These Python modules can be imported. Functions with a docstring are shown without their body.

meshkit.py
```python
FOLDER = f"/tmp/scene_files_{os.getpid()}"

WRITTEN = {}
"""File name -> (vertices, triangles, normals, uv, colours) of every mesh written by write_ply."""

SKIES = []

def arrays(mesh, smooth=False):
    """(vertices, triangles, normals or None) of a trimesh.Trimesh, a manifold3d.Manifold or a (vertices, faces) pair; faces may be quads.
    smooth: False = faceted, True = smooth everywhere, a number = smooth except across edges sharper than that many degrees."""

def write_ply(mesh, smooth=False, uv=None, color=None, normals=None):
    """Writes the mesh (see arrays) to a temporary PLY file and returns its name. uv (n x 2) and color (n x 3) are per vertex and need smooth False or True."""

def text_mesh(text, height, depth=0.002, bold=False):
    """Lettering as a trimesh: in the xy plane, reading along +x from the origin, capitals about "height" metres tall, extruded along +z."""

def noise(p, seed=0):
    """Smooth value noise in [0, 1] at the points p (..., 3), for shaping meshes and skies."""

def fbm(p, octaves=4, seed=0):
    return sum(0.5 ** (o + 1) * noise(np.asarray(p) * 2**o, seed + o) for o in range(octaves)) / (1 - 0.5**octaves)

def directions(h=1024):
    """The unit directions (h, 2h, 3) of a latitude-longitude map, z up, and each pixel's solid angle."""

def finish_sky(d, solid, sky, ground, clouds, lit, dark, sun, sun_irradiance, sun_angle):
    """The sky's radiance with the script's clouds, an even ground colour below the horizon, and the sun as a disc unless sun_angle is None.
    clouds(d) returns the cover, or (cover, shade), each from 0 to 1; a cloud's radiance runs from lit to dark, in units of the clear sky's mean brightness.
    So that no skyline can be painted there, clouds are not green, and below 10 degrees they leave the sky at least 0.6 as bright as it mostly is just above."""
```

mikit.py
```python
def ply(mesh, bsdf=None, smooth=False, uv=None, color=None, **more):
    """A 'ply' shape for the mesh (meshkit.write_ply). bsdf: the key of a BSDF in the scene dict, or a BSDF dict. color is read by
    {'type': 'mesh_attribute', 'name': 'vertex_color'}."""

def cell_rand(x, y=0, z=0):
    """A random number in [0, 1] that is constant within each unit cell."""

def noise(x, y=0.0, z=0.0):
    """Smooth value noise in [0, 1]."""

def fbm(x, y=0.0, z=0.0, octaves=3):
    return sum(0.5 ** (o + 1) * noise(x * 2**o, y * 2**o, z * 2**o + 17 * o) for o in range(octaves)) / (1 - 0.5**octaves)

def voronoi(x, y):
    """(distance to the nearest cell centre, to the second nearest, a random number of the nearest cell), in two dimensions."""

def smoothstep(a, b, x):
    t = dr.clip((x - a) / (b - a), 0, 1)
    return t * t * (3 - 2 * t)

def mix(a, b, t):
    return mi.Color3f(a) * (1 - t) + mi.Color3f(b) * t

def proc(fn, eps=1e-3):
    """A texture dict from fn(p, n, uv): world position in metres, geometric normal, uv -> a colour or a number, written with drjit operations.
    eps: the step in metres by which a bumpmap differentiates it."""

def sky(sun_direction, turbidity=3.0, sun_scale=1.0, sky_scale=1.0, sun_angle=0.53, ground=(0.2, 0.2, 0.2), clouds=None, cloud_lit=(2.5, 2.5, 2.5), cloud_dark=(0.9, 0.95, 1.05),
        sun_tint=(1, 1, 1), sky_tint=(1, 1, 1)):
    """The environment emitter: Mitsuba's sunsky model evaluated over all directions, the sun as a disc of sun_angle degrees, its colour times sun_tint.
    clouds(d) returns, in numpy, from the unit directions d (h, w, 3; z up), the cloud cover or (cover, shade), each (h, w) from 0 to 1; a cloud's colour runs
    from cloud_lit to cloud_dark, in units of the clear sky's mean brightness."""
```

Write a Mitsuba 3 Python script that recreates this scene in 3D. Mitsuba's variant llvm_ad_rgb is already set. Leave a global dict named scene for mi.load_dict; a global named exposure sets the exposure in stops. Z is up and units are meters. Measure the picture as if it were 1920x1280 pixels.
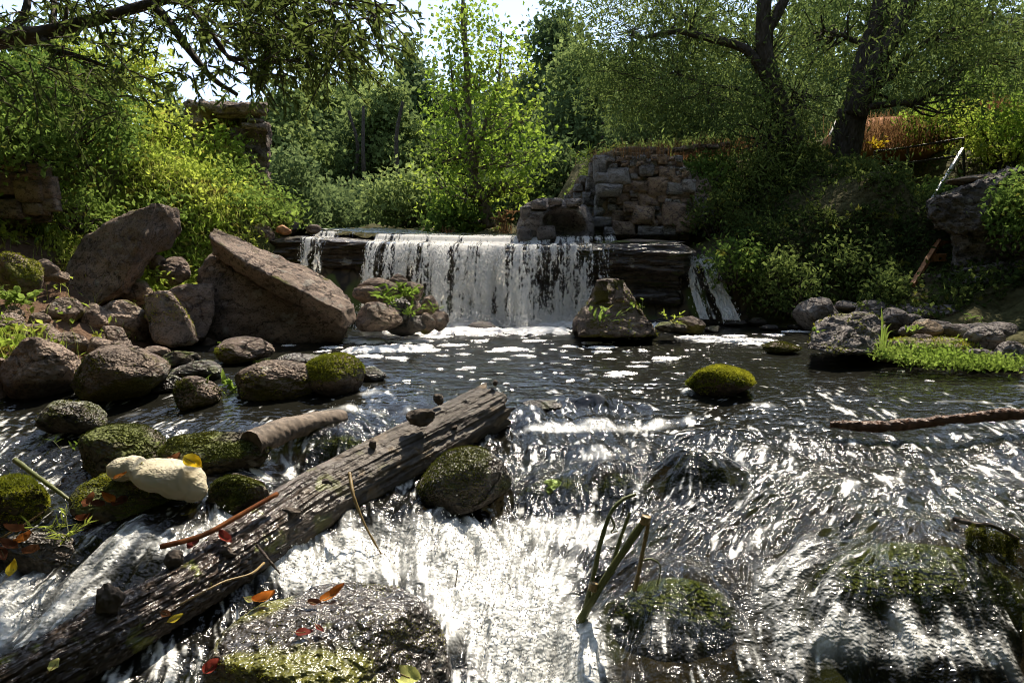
import math, numpy as np, trimesh, mitsuba as mi, mikit, drjit as dr
import manifold3d as m3
from scipy.interpolate import RBFInterpolator, RegularGridInterpolator
from scipy.ndimage import map_coordinates, gaussian_filter
import meshkit
from meshkit import noise as nz, fbm as fb
from mikit import proc, noise, fbm, smoothstep, mix, voronoi, cell_rand

T = mi.ScalarTransform4f
# ---------------------------------------------------------------- camera, sky, exposure
FPX, H = 1478.0, 1.2                       # focal length in pixels of a 1920 wide picture, eye height over the pool
PITCH = math.atan(215 / FPX)
FWD = np.array([0, math.cos(PITCH), -math.sin(PITCH)]); UP = np.array([0, math.sin(PITCH), math.cos(PITCH)])
EYE = np.array([0, 0, H])
scene, labels = {}, {}
scene['camera'] = {'type': 'perspective', 'fov': 2 * math.degrees(math.atan(960 / FPX)), 'fov_axis': 'x', 'near_clip': 0.05, 'far_clip': 2000.0,
                   'to_world': T().look_at(EYE.tolist(), (EYE + FWD).tolist(), [0, 0, 1])}
SUN_AZ, SUN_EL = math.radians(22), math.radians(55)
SUN = np.array([math.sin(SUN_AZ) * math.cos(SUN_EL), math.cos(SUN_AZ) * math.cos(SUN_EL), math.sin(SUN_EL)])
scene['sky'] = mikit.sky(SUN.tolist(), turbidity=3.0, sun_tint=(0.94, 1.0, 1.08),
    clouds=lambda d: 0.10 + 0.24 * fb(d * [2.2, 2.2, 5.0], 4, 3))
exposure = 2.9

# ---------------------------------------------------------------- helpers
def ray(px, py):
    return np.array([px - 960, 0, 0]) * [1 / FPX, 0, 0] + FWD + UP * (640 - py) / FPX
def at(px, py, y):                          # the world point seen at a pixel of the photograph, y metres away
    d = ray(px, py); return EYE + d * (y / d[1])
def on(px, py, z):                          # the world point seen at a pixel, at height z
    d = ray(px, py); return EYE + d * ((z - H) / d[2])
def numbered(name):
    if name not in USED: USED[name] = 0; return name
    USED[name] += 1; return f'{name}_{USED[name]:03d}'
USED = {}
def tag(key, label=None, cat=None, group=None, kind=None):
    d = labels.setdefault(key, {})
    for k, v in (('label', label), ('category', cat), ('group', group), ('kind', kind)):
        if v: d[k] = v
    return key
def obj(name, mesh, mat, parent=None, smooth=True, uv=None, **kw):
    key = numbered((parent + '__' if parent else '') + name)
    scene[key] = mikit.ply(mesh, 'mat_' + mat, smooth, uv=uv)
    if kw: tag(key, **kw)
    return key
def thing(name, label, cat, group=None):
    return tag(numbered(name), label, cat, group)
def tm(v, f): return trimesh.Trimesh(np.asarray(v), np.asarray(f), process=False)
def cat(ms): return trimesh.util.concatenate(ms)

def catmull(P, n):
    P = np.asarray(P, float)
    if len(P) < 3:
        t = np.linspace(0, 1, n)[:, None]; return P[0] * (1 - t) + P[-1] * t
    Q = np.vstack([2 * P[0] - P[1], P, 2 * P[-1] - P[-2]])
    u = np.linspace(0, len(P) - 1 - 1e-9, n); i = u.astype(int); t = (u - i)[:, None]
    a, b, c, d = Q[i], Q[i + 1], Q[i + 2], Q[i + 3]
    return 0.5 * (2 * b + (c - a) * t + (2 * a - 5 * b + 4 * c - d) * t**2 + (3 * b - a - 3 * c + d) * t**3)
def tube(P, r, sides=7, cap=True):
    P = np.asarray(P, float); n = len(P); r = np.broadcast_to(np.asarray(r, float), (n,))
    t = np.gradient(P, axis=0); t /= np.linalg.norm(t, axis=1, keepdims=True) + 1e-12
    ref = np.array([0, 0, 1.0]) if abs(t[:, 2]).mean() < 0.8 else np.array([1.0, 0, 0])
    x = np.cross(t, ref); x /= np.linalg.norm(x, axis=1, keepdims=True) + 1e-12; y = np.cross(t, x)
    a = np.arange(sides) * 2 * np.pi / sides
    v = (P[:, None] + r[:, None, None] * (np.cos(a)[None, :, None] * x[:, None] + np.sin(a)[None, :, None] * y[:, None])).reshape(-1, 3)
    i, j = np.meshgrid(np.arange(n - 1), np.arange(sides), indexing='ij'); k = (j + 1) % sides
    A, B, C, D = i * sides + j, i * sides + k, (i + 1) * sides + k, (i + 1) * sides + j
    f = np.vstack([np.stack([A, B, C], -1).reshape(-1, 3), np.stack([A, C, D], -1).reshape(-1, 3)])
    if cap:
        v = np.vstack([v, P[:1], P[-1:]]); q = np.arange(sides); q2 = (q + 1) % sides
        f = np.vstack([f, np.stack([q * 0 + n * sides, q2, q], -1), np.stack([q * 0 + n * sides + 1, (n - 1) * sides + q, (n - 1) * sides + q2], -1)])
    return tm(v, f)
def grid_mesh(P):                           # (r, c, 3) -> mesh
    r, c = P.shape[:2]; i, j = np.meshgrid(np.arange(r - 1), np.arange(c - 1), indexing='ij')
    a = i * c + j
    f = np.vstack([np.stack([a, a + 1, a + c + 1], -1).reshape(-1, 3), np.stack([a, a + c + 1, a + c], -1).reshape(-1, 3)])
    return tm(P.reshape(-1, 3), f)
def displace(m, amp, freq, seed=0, octaves=4, ridged=False):
    v, n = np.array(m.vertices), np.array(m.vertex_normals)
    d = fb(v * freq + seed * 7.31, octaves, seed) - 0.5
    if ridged: d = np.abs(d) * 2 - 0.25
    m.vertices = v + n * (d * 2 * amp)[:, None]
    return m

ICO = {k: trimesh.creation.icosphere(k) for k in (1, 2, 3, 4, 5, 6)}
def rock(size, seed, sub=4, angular=0.5, rough=0.06, planes=11, flat=0.0, low=.64):
    """A boulder of the given half sizes round the origin: a soft polytope of random planes, with noise."""
    rg = np.random.default_rng(seed); d = np.array(ICO[sub].vertices)
    n = rg.normal(size=(planes, 3)); n /= np.linalg.norm(n, axis=1, keepdims=True); o = rg.uniform(low, 1.0, planes)
    if flat: n = np.vstack([n, [[0, 0.1, 1]]]); o = np.append(o, 1 - flat)
    k = 6 + 26 * angular
    s = (np.maximum(d @ n.T, 1e-4) / o) ** k
    r = np.minimum((s.sum(1) + 1.0) ** (-1 / k), 1.0)
    r = r * (1 - angular * 0.0) 
    v = d * r[:, None]
    v = v + d * ((fb(v * 1.6 + seed, 3, seed) - 0.5) * rough * 4)[:, None] + d * ((fb(v * 5 + seed, 4, seed + 3) - 0.5) * rough * 1.6)[:, None]
    v = v + d * ((fb(v * 19 + seed, 3, seed + 5) - 0.5) * rough * 0.5)[:, None]
    cr = np.clip(1 - np.abs(fb(v * 1.7 + seed * 3, 4, seed + 7) - .5) * 34, 0, 1); v = v - d * (cr * rough * .55)[:, None]
    v = v / np.abs(v).max(0) * np.asarray(size)
    return tm(v, ICO[sub].faces)
def hullrock(groups, seed, edge=0.05, amp=0.02, freq=5.0, smooth=4):
    """A big rock from convex hulls of corner points, united, its edges worn and its faces roughened."""
    m = None
    for pts in groups:
        h = m3.Manifold.hull_points(np.asarray(pts, float)); m = h if m is None else m + h
    m = m.refine_to_length(edge).to_mesh()
    t = trimesh.Trimesh(m.vert_properties[:, :3], m.tri_verts, process=True)
    trimesh.smoothing.filter_taubin(t, lamb=0.5, nu=0.45, iterations=smooth)
    displace(t, amp * 1.5, freq * 0.35, seed, 3); displace(t, amp * .9, freq, seed + 1, 4)
    t = trimesh.Trimesh(t.vertices, t.faces, process=False)
    displace(t, amp * 0.8, freq * 1.6, seed + 2, 3, True); displace(t, amp * 0.5, freq * 5, seed + 4, 3, True)
    return t
def boulder(name, px, base, w, h, z, mat, label, seed, angular=0.5, depth=0.9, sub=4, rough=0.06, sink=0.35, rot=None, flat=0.0, group=None, y=None, tilt=0.0, cat_='boulder'):
    """A boulder whose visible outline is about w x h photo pixels wide, standing with its base at pixel row base on ground of height z."""
    p = on(px, base, z) if y is None else at(px, base, y)
    s = p[1] / FPX
    hw, hh = w * s / 2, h * s
    half = hh / (2 - sink * 1.0) if sink < 1 else hh
    hd = hw * depth
    sub = 3 if sub == 4 and w < 64 else sub
    m = rock((hw * 1.04, hd, half), seed, sub, angular, rough, flat=flat)
    if tilt: m.apply_transform(trimesh.transformations.rotation_matrix(tilt, [0, 1, 0]))
    m.apply_translation([p[0], p[1] + hd * 0.75, p[2] + hh - half])
    ROCKS.append((p[0], p[1] + hd * 0.75, hw, hd, p[2] + hh))
    MESHES[obj(name, m, mat, label=label, cat=cat_, group=group)] = m
    return m
ROCKS, MESHES = [], {}

def leaf_mesh(pos, d, n, L, W, fold=0.15, detail=0):
    """Leaves as folded rhombs (detail 0: 2 triangles; 1: 6-cornered, 4 triangles) at pos, growing along d, facing n."""
    pos, d, n = (np.asarray(x, float) for x in (pos, d, n)); N = len(pos)
    d = d / (np.linalg.norm(d, axis=1, keepdims=True) + 1e-9)
    s = np.cross(d, n); s /= np.linalg.norm(s, axis=1, keepdims=True) + 1e-9; n = np.cross(s, d)
    L = np.broadcast_to(np.asarray(L, float), (N,))[:, None]; W = np.broadcast_to(np.asarray(W, float), (N,))[:, None]
    i = np.arange(N)[:, None]
    if detail == 0:
        v = np.stack([pos, pos + d * L * 0.45 + s * W / 2 + n * fold * W, pos + d * L, pos + d * L * 0.45 - s * W / 2 + n * fold * W], 1)
        f = np.concatenate([i * 4 + [0, 1, 2], i * 4 + [0, 2, 3]])
    else:
        c = n * L * 0.12
        v = np.stack([pos, pos + d * L * 0.25 + s * W * 0.42 + n * fold * W, pos + d * L * 0.62 + s * W * 0.44 + n * fold * W - c * 0.3, pos + d * L - c,
                      pos + d * L * 0.62 - s * W * 0.44 + n * fold * W - c * 0.3, pos + d * L * 0.25 - s * W * 0.42 + n * fold * W], 1)
        f = np.concatenate([i * 6 + [0, 1, 5], i * 6 + [1, 2, 4], i * 6 + [1, 4, 5], i * 6 + [2, 3, 4]])
    return tm(v.reshape(-1, 3), f)
def unit(rg, N):
    v = rg.normal(size=(N, 3)); return v / np.linalg.norm(v, axis=1, keepdims=True)
def blades(pos, up, L, W, rg, bend=0.5):
    """Grass blades of three bent segments."""
    N = len(pos); a = rg.uniform(0, 2 * np.pi, N); o = np.stack([np.cos(a), np.sin(a), 0 * a], 1)
    L = (L * rg.uniform(0.5, 1.2, N))[:, None]; b = (bend * rg.uniform(0.2, 1.3, N))[:, None]
    s = np.cross(o, [0, 0, 1.0]); up = np.broadcast_to(up, (N, 3))
    p1 = pos + up * L * 0.5 + o * L * b * 0.2; p2 = pos + up * L * (0.95 - 0.25 * b) + o * L * b * 0.75
    v = np.stack([pos - s * W / 2, pos + s * W / 2, p1 - s * W * 0.4, p1 + s * W * 0.4, p2], 1)
    i = np.arange(N)[:, None]
    return tm(v.reshape(-1, 3), np.concatenate([i * 5 + [0, 1, 3], i * 5 + [0, 3, 2], i * 5 + [2, 3, 4]]))
def surf(m, n, rg, mask=None):
    """n points on a mesh with their normals, thinned by mask(points, normals) in 0..1."""
    ar = m.area_faces; f = rg.choice(len(ar), n, p=ar / ar.sum()); t = m.triangles[f]
    u, v = rg.random(n), rg.random(n); q = u + v > 1; u[q], v[q] = 1 - u[q], 1 - v[q]
    p = t[:, 0] + (t[:, 1] - t[:, 0]) * u[:, None] + (t[:, 2] - t[:, 0]) * v[:, None]; nn = m.face_normals[f]
    if mask is not None:
        k = rg.random(n) < mask(p, nn); p, nn = p[k], nn[k]
    return p, nn
def moss_on(key, n, mat, seed, L=0.02, W=0.006, thr=0.35, cover=0.5, zlo=None, zhi=None, label=None, top=None):
    """Moss as fuzz of small leaf-shaped tufts on the upper faces of a rock: one part of that rock."""
    rg = np.random.default_rng(seed); m = MESHES[key]
    def mask(p, nn):
        c = np.clip((fb(p * 5 + seed, 4, seed) - (0.66 - 0.32 * cover)) * 8, 0, 1) * np.clip((nn[:, 2] - thr) * 4, 0, 1)
        if top is not None: c = c * np.clip((top - nn[:, 2]) * 4, 0, 1)
        if zlo is not None: c = c * (p[:, 2] > zlo)
        if zhi is not None: c = c * (p[:, 2] < zhi)
        return c
    p, nn = surf(m, n, rg, mask)
    if len(p) < 10: return
    d = nn + unit(rg, len(p)) * 0.8
    obj('moss', leaf_mesh(p - nn * 0.004, d, unit(rg, len(p)), L * rg.uniform(0.5, 1.4, len(p)), W), mat, key, False, kind='stuff', label=label)
# ---------------------------------------------------------------- materials
def C(r, g, b): return {'type': 'rgb', 'value': [r, g, b]}
def two(b): return {'type': 'twosided', 'b': b}
def bumped(b, fn, scale, eps=2e-3): return {'type': 'bumpmap', 'tex': proc(fn, eps), 'scale': scale, 'b': b}
def mat(name, color, rough=0.8, spec=0.3, bump=None, scale=0.02, eps=2e-3, **kw):
    b = {'type': 'principled', 'base_color': proc(color) if callable(color) else C(*color), 'roughness': proc(rough) if callable(rough) else rough, 'specular': spec, **kw}
    if bump: b = bumped(b, bump, scale, eps)
    scene['mat_' + name] = two(b)
def rockcol(c1, c2, c3, moss, mossamt, dark=0.45, f=1.0, up=0.22):
    def fn(p, n, uv):
        a = fbm(p.x * 2.1 * f, p.y * 2.1 * f, p.z * 3 * f, 3); b = fbm(p.x * 23 * f, p.y * 23 * f, p.z * 23 * f, 3); g = noise(p.x * 130 * f, p.y * 130 * f, p.z * 130 * f)
        c = mix(c1, c2, smoothstep(0.3, 0.7, a)); c = mix(c, c3, smoothstep(0.52, 0.68, b)); c = c * (0.50 + 0.42 * b + 0.24 * g)
        c = c * (1 - dark * smoothstep(0.46, 0.78, fbm(p.x * 5 * f + 9, p.y * 5 * f, p.z * 9 * f, 4)))
        c = c * (1 - 0.35 * smoothstep(0.60, 0.75, noise(p.x * 70 * f, p.y * 70 * f, p.z * 70 * f)))
        cr = dr.abs(fbm(p.x * 3.1 * f + 2, p.y * 3.1 * f, p.z * 3.1 * f, 4) - 0.5)
        c = c * (0.45 + 0.55 * smoothstep(0.0, 0.012, cr)); c = mix(c, mi.Color3f(0.30, 0.29, 0.25) * (0.6 + 0.6 * g), 0.55 * smoothstep(0.66, 0.74, fbm(p.x * 8 * f + 31, p.y * 8 * f, p.z * 8 * f, 4)))
        wet = (1 - smoothstep(0.015, 0.085, p.z + 0.09 * (a - 0.5))) * smoothstep(5.3, 5.6, p.y)
        c = c * (1 - 0.6 * wet)
        if mossamt > 0:
            m = smoothstep(0.0, 0.16, fbm(p.x * 4.3 * f + 5, p.y * 4.3 * f, p.z * 4.3 * f, 4) + up * n.z - (0.64 + up - 0.5 * mossamt if up > 0 else 0.70 - 0.5 * mossamt))
            c = mix(c, mi.Color3f(*moss) * (0.5 + g * 1.0), m)
        return c
    return fn
def rockbump(p, n, uv):
    return 0.5 * smoothstep(0.0, 0.02, dr.abs(fbm(p.x * 3.1 + 2, p.y * 3.1, p.z * 3.1, 4) - 0.5)) + fbm(p.x * 16, p.y * 16, p.z * 22, 4) + 0.4 * noise(p.x * 90, p.y * 90, p.z * 90)
MOSS, MOSSY = (0.085, 0.10, 0.018), (0.16, 0.15, 0.02)
mat('rock_brown', rockcol((0.22, 0.165, 0.125), (0.34, 0.26, 0.205), (0.14, 0.11, 0.09), (0.09, 0.085, 0.02), 0.12), 0.85, 0.25, rockbump, 0.05)
mat('rock_mossy', rockcol((0.18, 0.138, 0.108), (0.27, 0.205, 0.16), (0.12, 0.09, 0.07), (0.085, 0.075, 0.014), 0.46, up=-0.20), 0.75, 0.3, rockbump, 0.05)
mat('rock_capmoss', rockcol((0.18, 0.138, 0.108), (0.27, 0.205, 0.16), (0.12, 0.09, 0.07), (0.12, 0.12, 0.018), 0.62), 0.75, 0.3, rockbump, 0.05)
mat('rock_moss_wet', rockcol((0.08, 0.07, 0.04), (0.10, 0.09, 0.05), (0.05, 0.045, 0.035), (0.13, 0.19, 0.02), 0.85), 0.5, 0.4, rockbump, 0.05)
mat('rock_green', rockcol((0.10, 0.085, 0.06), (0.14, 0.11, 0.08), (0.05, 0.045, 0.035), MOSS, 0.72), 0.7, 0.3, rockbump, 0.06)
mat('rock_dark', rockcol((0.07, 0.058, 0.045), (0.10, 0.082, 0.065), (0.035, 0.03, 0.025), (0.05, 0.055, 0.012), 0.45), 0.42, 0.5, rockbump, 0.05)
mat('rock_wet', rockcol((0.05, 0.042, 0.034), (0.075, 0.065, 0.055), (0.025, 0.022, 0.02), (0.10, 0.10, 0.02), 0.30), lambda p, n, uv: 0.22 + 0.22 * noise(p.x * 14, p.y * 14, p.z * 14), 0.9, lambda p, n, uv: noise(p.x * 45, p.y * 45, p.z * 45) + .35 * noise(p.x * 130, p.y * 130, p.z * 130), 0.02, 1e-3)
mat('rock_grey', rockcol((0.20, 0.175, 0.16), (0.28, 0.25, 0.23), (0.13, 0.11, 0.10), (0.09, 0.09, 0.02), 0.14), 0.8, 0.3, rockbump, 0.05)
mat('rock_outcrop', rockcol((0.10, 0.085, 0.072), (0.17, 0.145, 0.12), (0.05, 0.043, 0.038), (0.07, 0.075, 0.02), 0.22), 0.8, 0.3, lambda p, n, uv: fbm(p.x * 7, p.y * 7, p.z * 14, 5), 0.10)
mat('rock_tan', rockcol((0.33, 0.25, 0.17), (0.25, 0.19, 0.14), (0.16, 0.12, 0.09), (0.09, 0.085, 0.02), 0.1), 0.85, 0.25, rockbump, 0.05)
mat('wall_stone', rockcol((0.48, 0.35, 0.24), (0.40, 0.30, 0.23), (0.22, 0.17, 0.14), (0.09, 0.085, 0.02), 0.05), 0.9, 0.2, rockbump, 0.06)
mat('wall_grey', rockcol((0.36, 0.34, 0.32), (0.44, 0.41, 0.38), (0.22, 0.2, 0.18), (0.09, 0.085, 0.02), 0.05), 0.9, 0.2, rockbump, 0.06)
mat('mortar', rockcol((0.44, 0.34, 0.21), (0.36, 0.26, 0.17), (0.20, 0.15, 0.11), (0.09, 0.085, 0.02), 0.0, f=1.6), 0.9, 0.2, rockbump, 0.08)
mat('ledge_rock', rockcol((0.045, 0.036, 0.027), (0.065, 0.05, 0.036), (0.022, 0.018, 0.014), (0.04, 0.05, 0.012), 0.34), 0.38, 0.5, lambda p, n, uv: fbm(p.x * 5, p.y * 9, p.z * 30, 4), 0.06)
def earthcol(p, n, uv):
    a = fbm(p.x * 3, p.y * 3, p.z * 3, 4); b = noise(p.x * 60, p.y * 60, p.z * 60)
    return mix(mix((0.065, 0.042, 0.028), (0.13, 0.08, 0.052), a), mix((0.04, 0.05, 0.014), (0.09, 0.08, 0.03), a), smoothstep(8.4, 9.0, p.y + 0.8 * (a - 0.5))) * (0.6 + 0.7 * b)
mat('earth', earthcol, 0.95, 0.1, lambda p, n, uv: fbm(p.x * 12, p.y * 12, p.z * 12, 4), 0.08)
def soilcol(p, n, uv):
    a = fbm(p.x * 3, p.y * 3, p.z * 3, 4)
    return mix((0.03, 0.035, 0.012), (0.075, 0.065, 0.03), a) * (0.6 + 0.8 * noise(p.x * 40, p.y * 40, p.z * 40))
mat('soil', soilcol, 0.95, 0.1, lambda p, n, uv: fbm(p.x * 9, p.y * 9, p.z * 9, 4), 0.1)
mat('red_earth', lambda p, n, uv: mix((0.30, 0.14, 0.075), (0.42, 0.22, 0.12), fbm(p.x * 3, p.y * 3, p.z * 3, 4)), 0.95, 0.1, lambda p, n, uv: fbm(p.x * 12, p.y * 12, p.z * 12, 4), 0.08)
def bedcol(p, n, uv):
    d, e, r = voronoi(p.x * 9, p.y * 9)
    c = mix((0.03, 0.022, 0.010), (0.07, 0.05, 0.022), r) * (0.35 + 0.65 * smoothstep(0.0, 0.4, e - d)) * (0.6 + 0.8 * noise(p.x * 14, p.y * 14))
    return mix(c, (0.06, 0.085, 0.012), smoothstep(0.5, 0.62, fbm(p.x * 3, p.y * 3, 2.0, 3)))
mat('river_bed', bedcol, 0.7, 0.3)

def leafmat(name, c1, c2, trans=1.0, rough=0.45, f=1.2, c3=None, gain=1.0):
    def fn(p, n, uv):
        c = mix(c1, c2, smoothstep(0.3, 0.7, fbm(p.x * f, p.y * f, p.z * f, 2))) * gain * (0.55 + 0.9 * noise(p.x * 37, p.y * 37, p.z * 37))
        if c3: c = mix(c, c3, smoothstep(0.72, 0.8, noise(p.x * 9 + 3, p.y * 9, p.z * 9)))
        return c
    scene['mat_' + name] = {'type': 'principledthin', 'base_color': proc(fn), 'roughness': rough, 'diff_trans': trans, 'eta': 1.4}
leafmat('leaf_forest', (0.038, 0.056, 0.020), (0.07, 0.095, 0.036), 0.9, f=0.35, gain=2.10)
leafmat('leaf_forest_light', (0.065, 0.09, 0.028), (0.11, 0.14, 0.045), 1.0, f=0.35, gain=2.00)
leafmat('leaf_alder', (0.10, 0.15, 0.02), (0.17, 0.21, 0.03), 1.1, f=0.8, gain=2.00)
leafmat('leaf_willow', (0.042, 0.062, 0.018), (0.080, 0.105, 0.028), 0.9, 0.35, f=0.8, gain=2.30)
leafmat('leaf_willow_near', (0.05, 0.07, 0.018), (0.08, 0.105, 0.026), 1.0, 0.3, f=1.5, gain=1.70)
leafmat('leaf_weed', (0.10, 0.15, 0.02), (0.18, 0.21, 0.035), 1.0, f=1.1, c3=(0.26, 0.24, 0.05), gain=2.30)
leafmat('leaf_bush', (0.045, 0.075, 0.016), (0.085, 0.12, 0.025), 1.0, f=1.0, c3=(0.16, 0.17, 0.03), gain=2.30)
leafmat('leaf_creeper', (0.035, 0.055, 0.016), (0.075, 0.10, 0.026), 1.0, f=1.0, c3=(0.14, 0.15, 0.03), gain=1.5)
leafmat('leaf_bright', (0.13, 0.20, 0.03), (0.18, 0.25, 0.05), 1.1, 0.4, f=2, gain=1.15)
leafmat('grass', (0.11, 0.145, 0.03), (0.18, 0.20, 0.05), 1.0, f=0.9, c3=(0.28, 0.24, 0.08), gain=2.30)
leafmat('dry_grass', (0.17, 0.085, 0.04), (0.24, 0.14, 0.065), 0.8, f=0.9)
leafmat('moss_fuzz', (0.10, 0.115, 0.012), (0.20, 0.20, 0.02), 0.7, 0.7, f=4, gain=1.6)
leafmat('moss_dark', (0.05, 0.062, 0.012), (0.09, 0.095, 0.016), 0.6, 0.6, f=4)
leafmat('leaf_orange', (0.40, 0.14, 0.025), (0.24, 0.075, 0.02), 0.7, 0.35, f=9)
leafmat('leaf_brown', (0.11, 0.045, 0.025), (0.19, 0.08, 0.035), 0.5, 0.35, f=9)
leafmat('leaf_yellow', (0.62, 0.42, 0.02), (0.55, 0.45, 0.05), 0.7, 0.4, f=9)
leafmat('leaf_pale', (0.50, 0.48, 0.22), (0.40, 0.42, 0.14), 0.7, 0.4, f=9)
leafmat('leaf_red', (0.24, 0.045, 0.03), (0.14, 0.035, 0.03), 0.6, 0.35, f=9)
leafmat('twig_green', (0.13, 0.12, 0.03), (0.16, 0.15, 0.04), 0.0, 0.5)
def barkcol(c1, c2):
    return lambda p, n, uv: mix(c1, c2, fbm(p.x * 14, p.y * 14, p.z * 5, 4)) * (0.5 + 0.8 * noise(p.x * 55, p.y * 55, p.z * 18))
BK = lambda p, n, uv: fbm(p.x * 30, p.y * 30, p.z * 9, 3)
mat('bark_dark', barkcol((0.045, 0.037, 0.03), (0.10, 0.082, 0.066)), 0.9, 0.2, BK, 0.05)
mat('bark_grey', barkcol((0.11, 0.09, 0.07), (0.20, 0.16, 0.12)), 0.9, 0.2, BK, 0.05)
mat('bark_red', barkcol((0.05, 0.028, 0.018), (0.15, 0.075, 0.042)), 0.6, 0.4, BK, 0.05)
mat('wood_orange', barkcol((0.30, 0.13, 0.05), (0.40, 0.2, 0.09)), 0.7, 0.3)
mat('wood_grey', barkcol((0.07, 0.055, 0.042), (0.22, 0.175, 0.135)), 0.8, 0.3)
mat('metal_dark', (0.03, 0.03, 0.032), 0.45, 0.5)
mat('metal_pale', (0.62, 0.6, 0.57), 0.4, 0.5)
mat('stem_green', lambda p, n, uv: mix((0.06, 0.075, 0.018), (0.11, 0.115, 0.035), fbm(p.x * 20, p.y * 20, p.z * 20, 3)), 0.5, 0.4)
mat('stem_brown', lambda p, n, uv: mix((0.14, 0.09, 0.03), (0.22, 0.16, 0.06), fbm(p.x * 20, p.y * 20, p.z * 20, 3)), 0.5, 0.4)
# the fallen log: grey dry wood where it rises from the water, black and wet downstream (uv.x runs along the log)
def logfield(p, uv):                        # fine cracks along the trunk
    return fbm(uv.x * 9, uv.y * 40, 1.0, 4)
def logcol(p, n, uv):
    dry = smoothstep(0.50, 0.80, uv.x + 0.14 * (fbm(p.x * 7, p.y * 7, p.z * 7, 3) - 0.5) + 0.10 * n.z)
    g = logfield(p, uv)
    c = mix((0.018, 0.013, 0.010), (0.065, 0.048, 0.036), g)
    d = mix((0.022, 0.018, 0.015), (0.125, 0.106, 0.086), g); d = mix(d, (0.16, 0.12, 0.075), smoothstep(0.58, 0.7, fbm(p.x * 8, p.y * 8, p.z * 8, 3)))
    c = mix(c, d, dry)
    mo = smoothstep(0.60, 0.68, fbm(p.x * 7 + 3, p.y * 7, p.z * 7, 4) + 0.05 * n.z) * (1 - dry)
    return mix(c, (0.10, 0.11, 0.015), mo)
mat('log_wood', logcol, lambda p, n, uv: 0.20 + 0.45 * smoothstep(0.55, 0.85, uv.x) + 0.2 * noise(p.x * 20, p.y * 20, p.z * 20), 0.5, lambda p, n, uv: logfield(p, uv) + 0.5 * fbm(p.x * 30, p.y * 30, p.z * 30, 3), 0.05)
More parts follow.
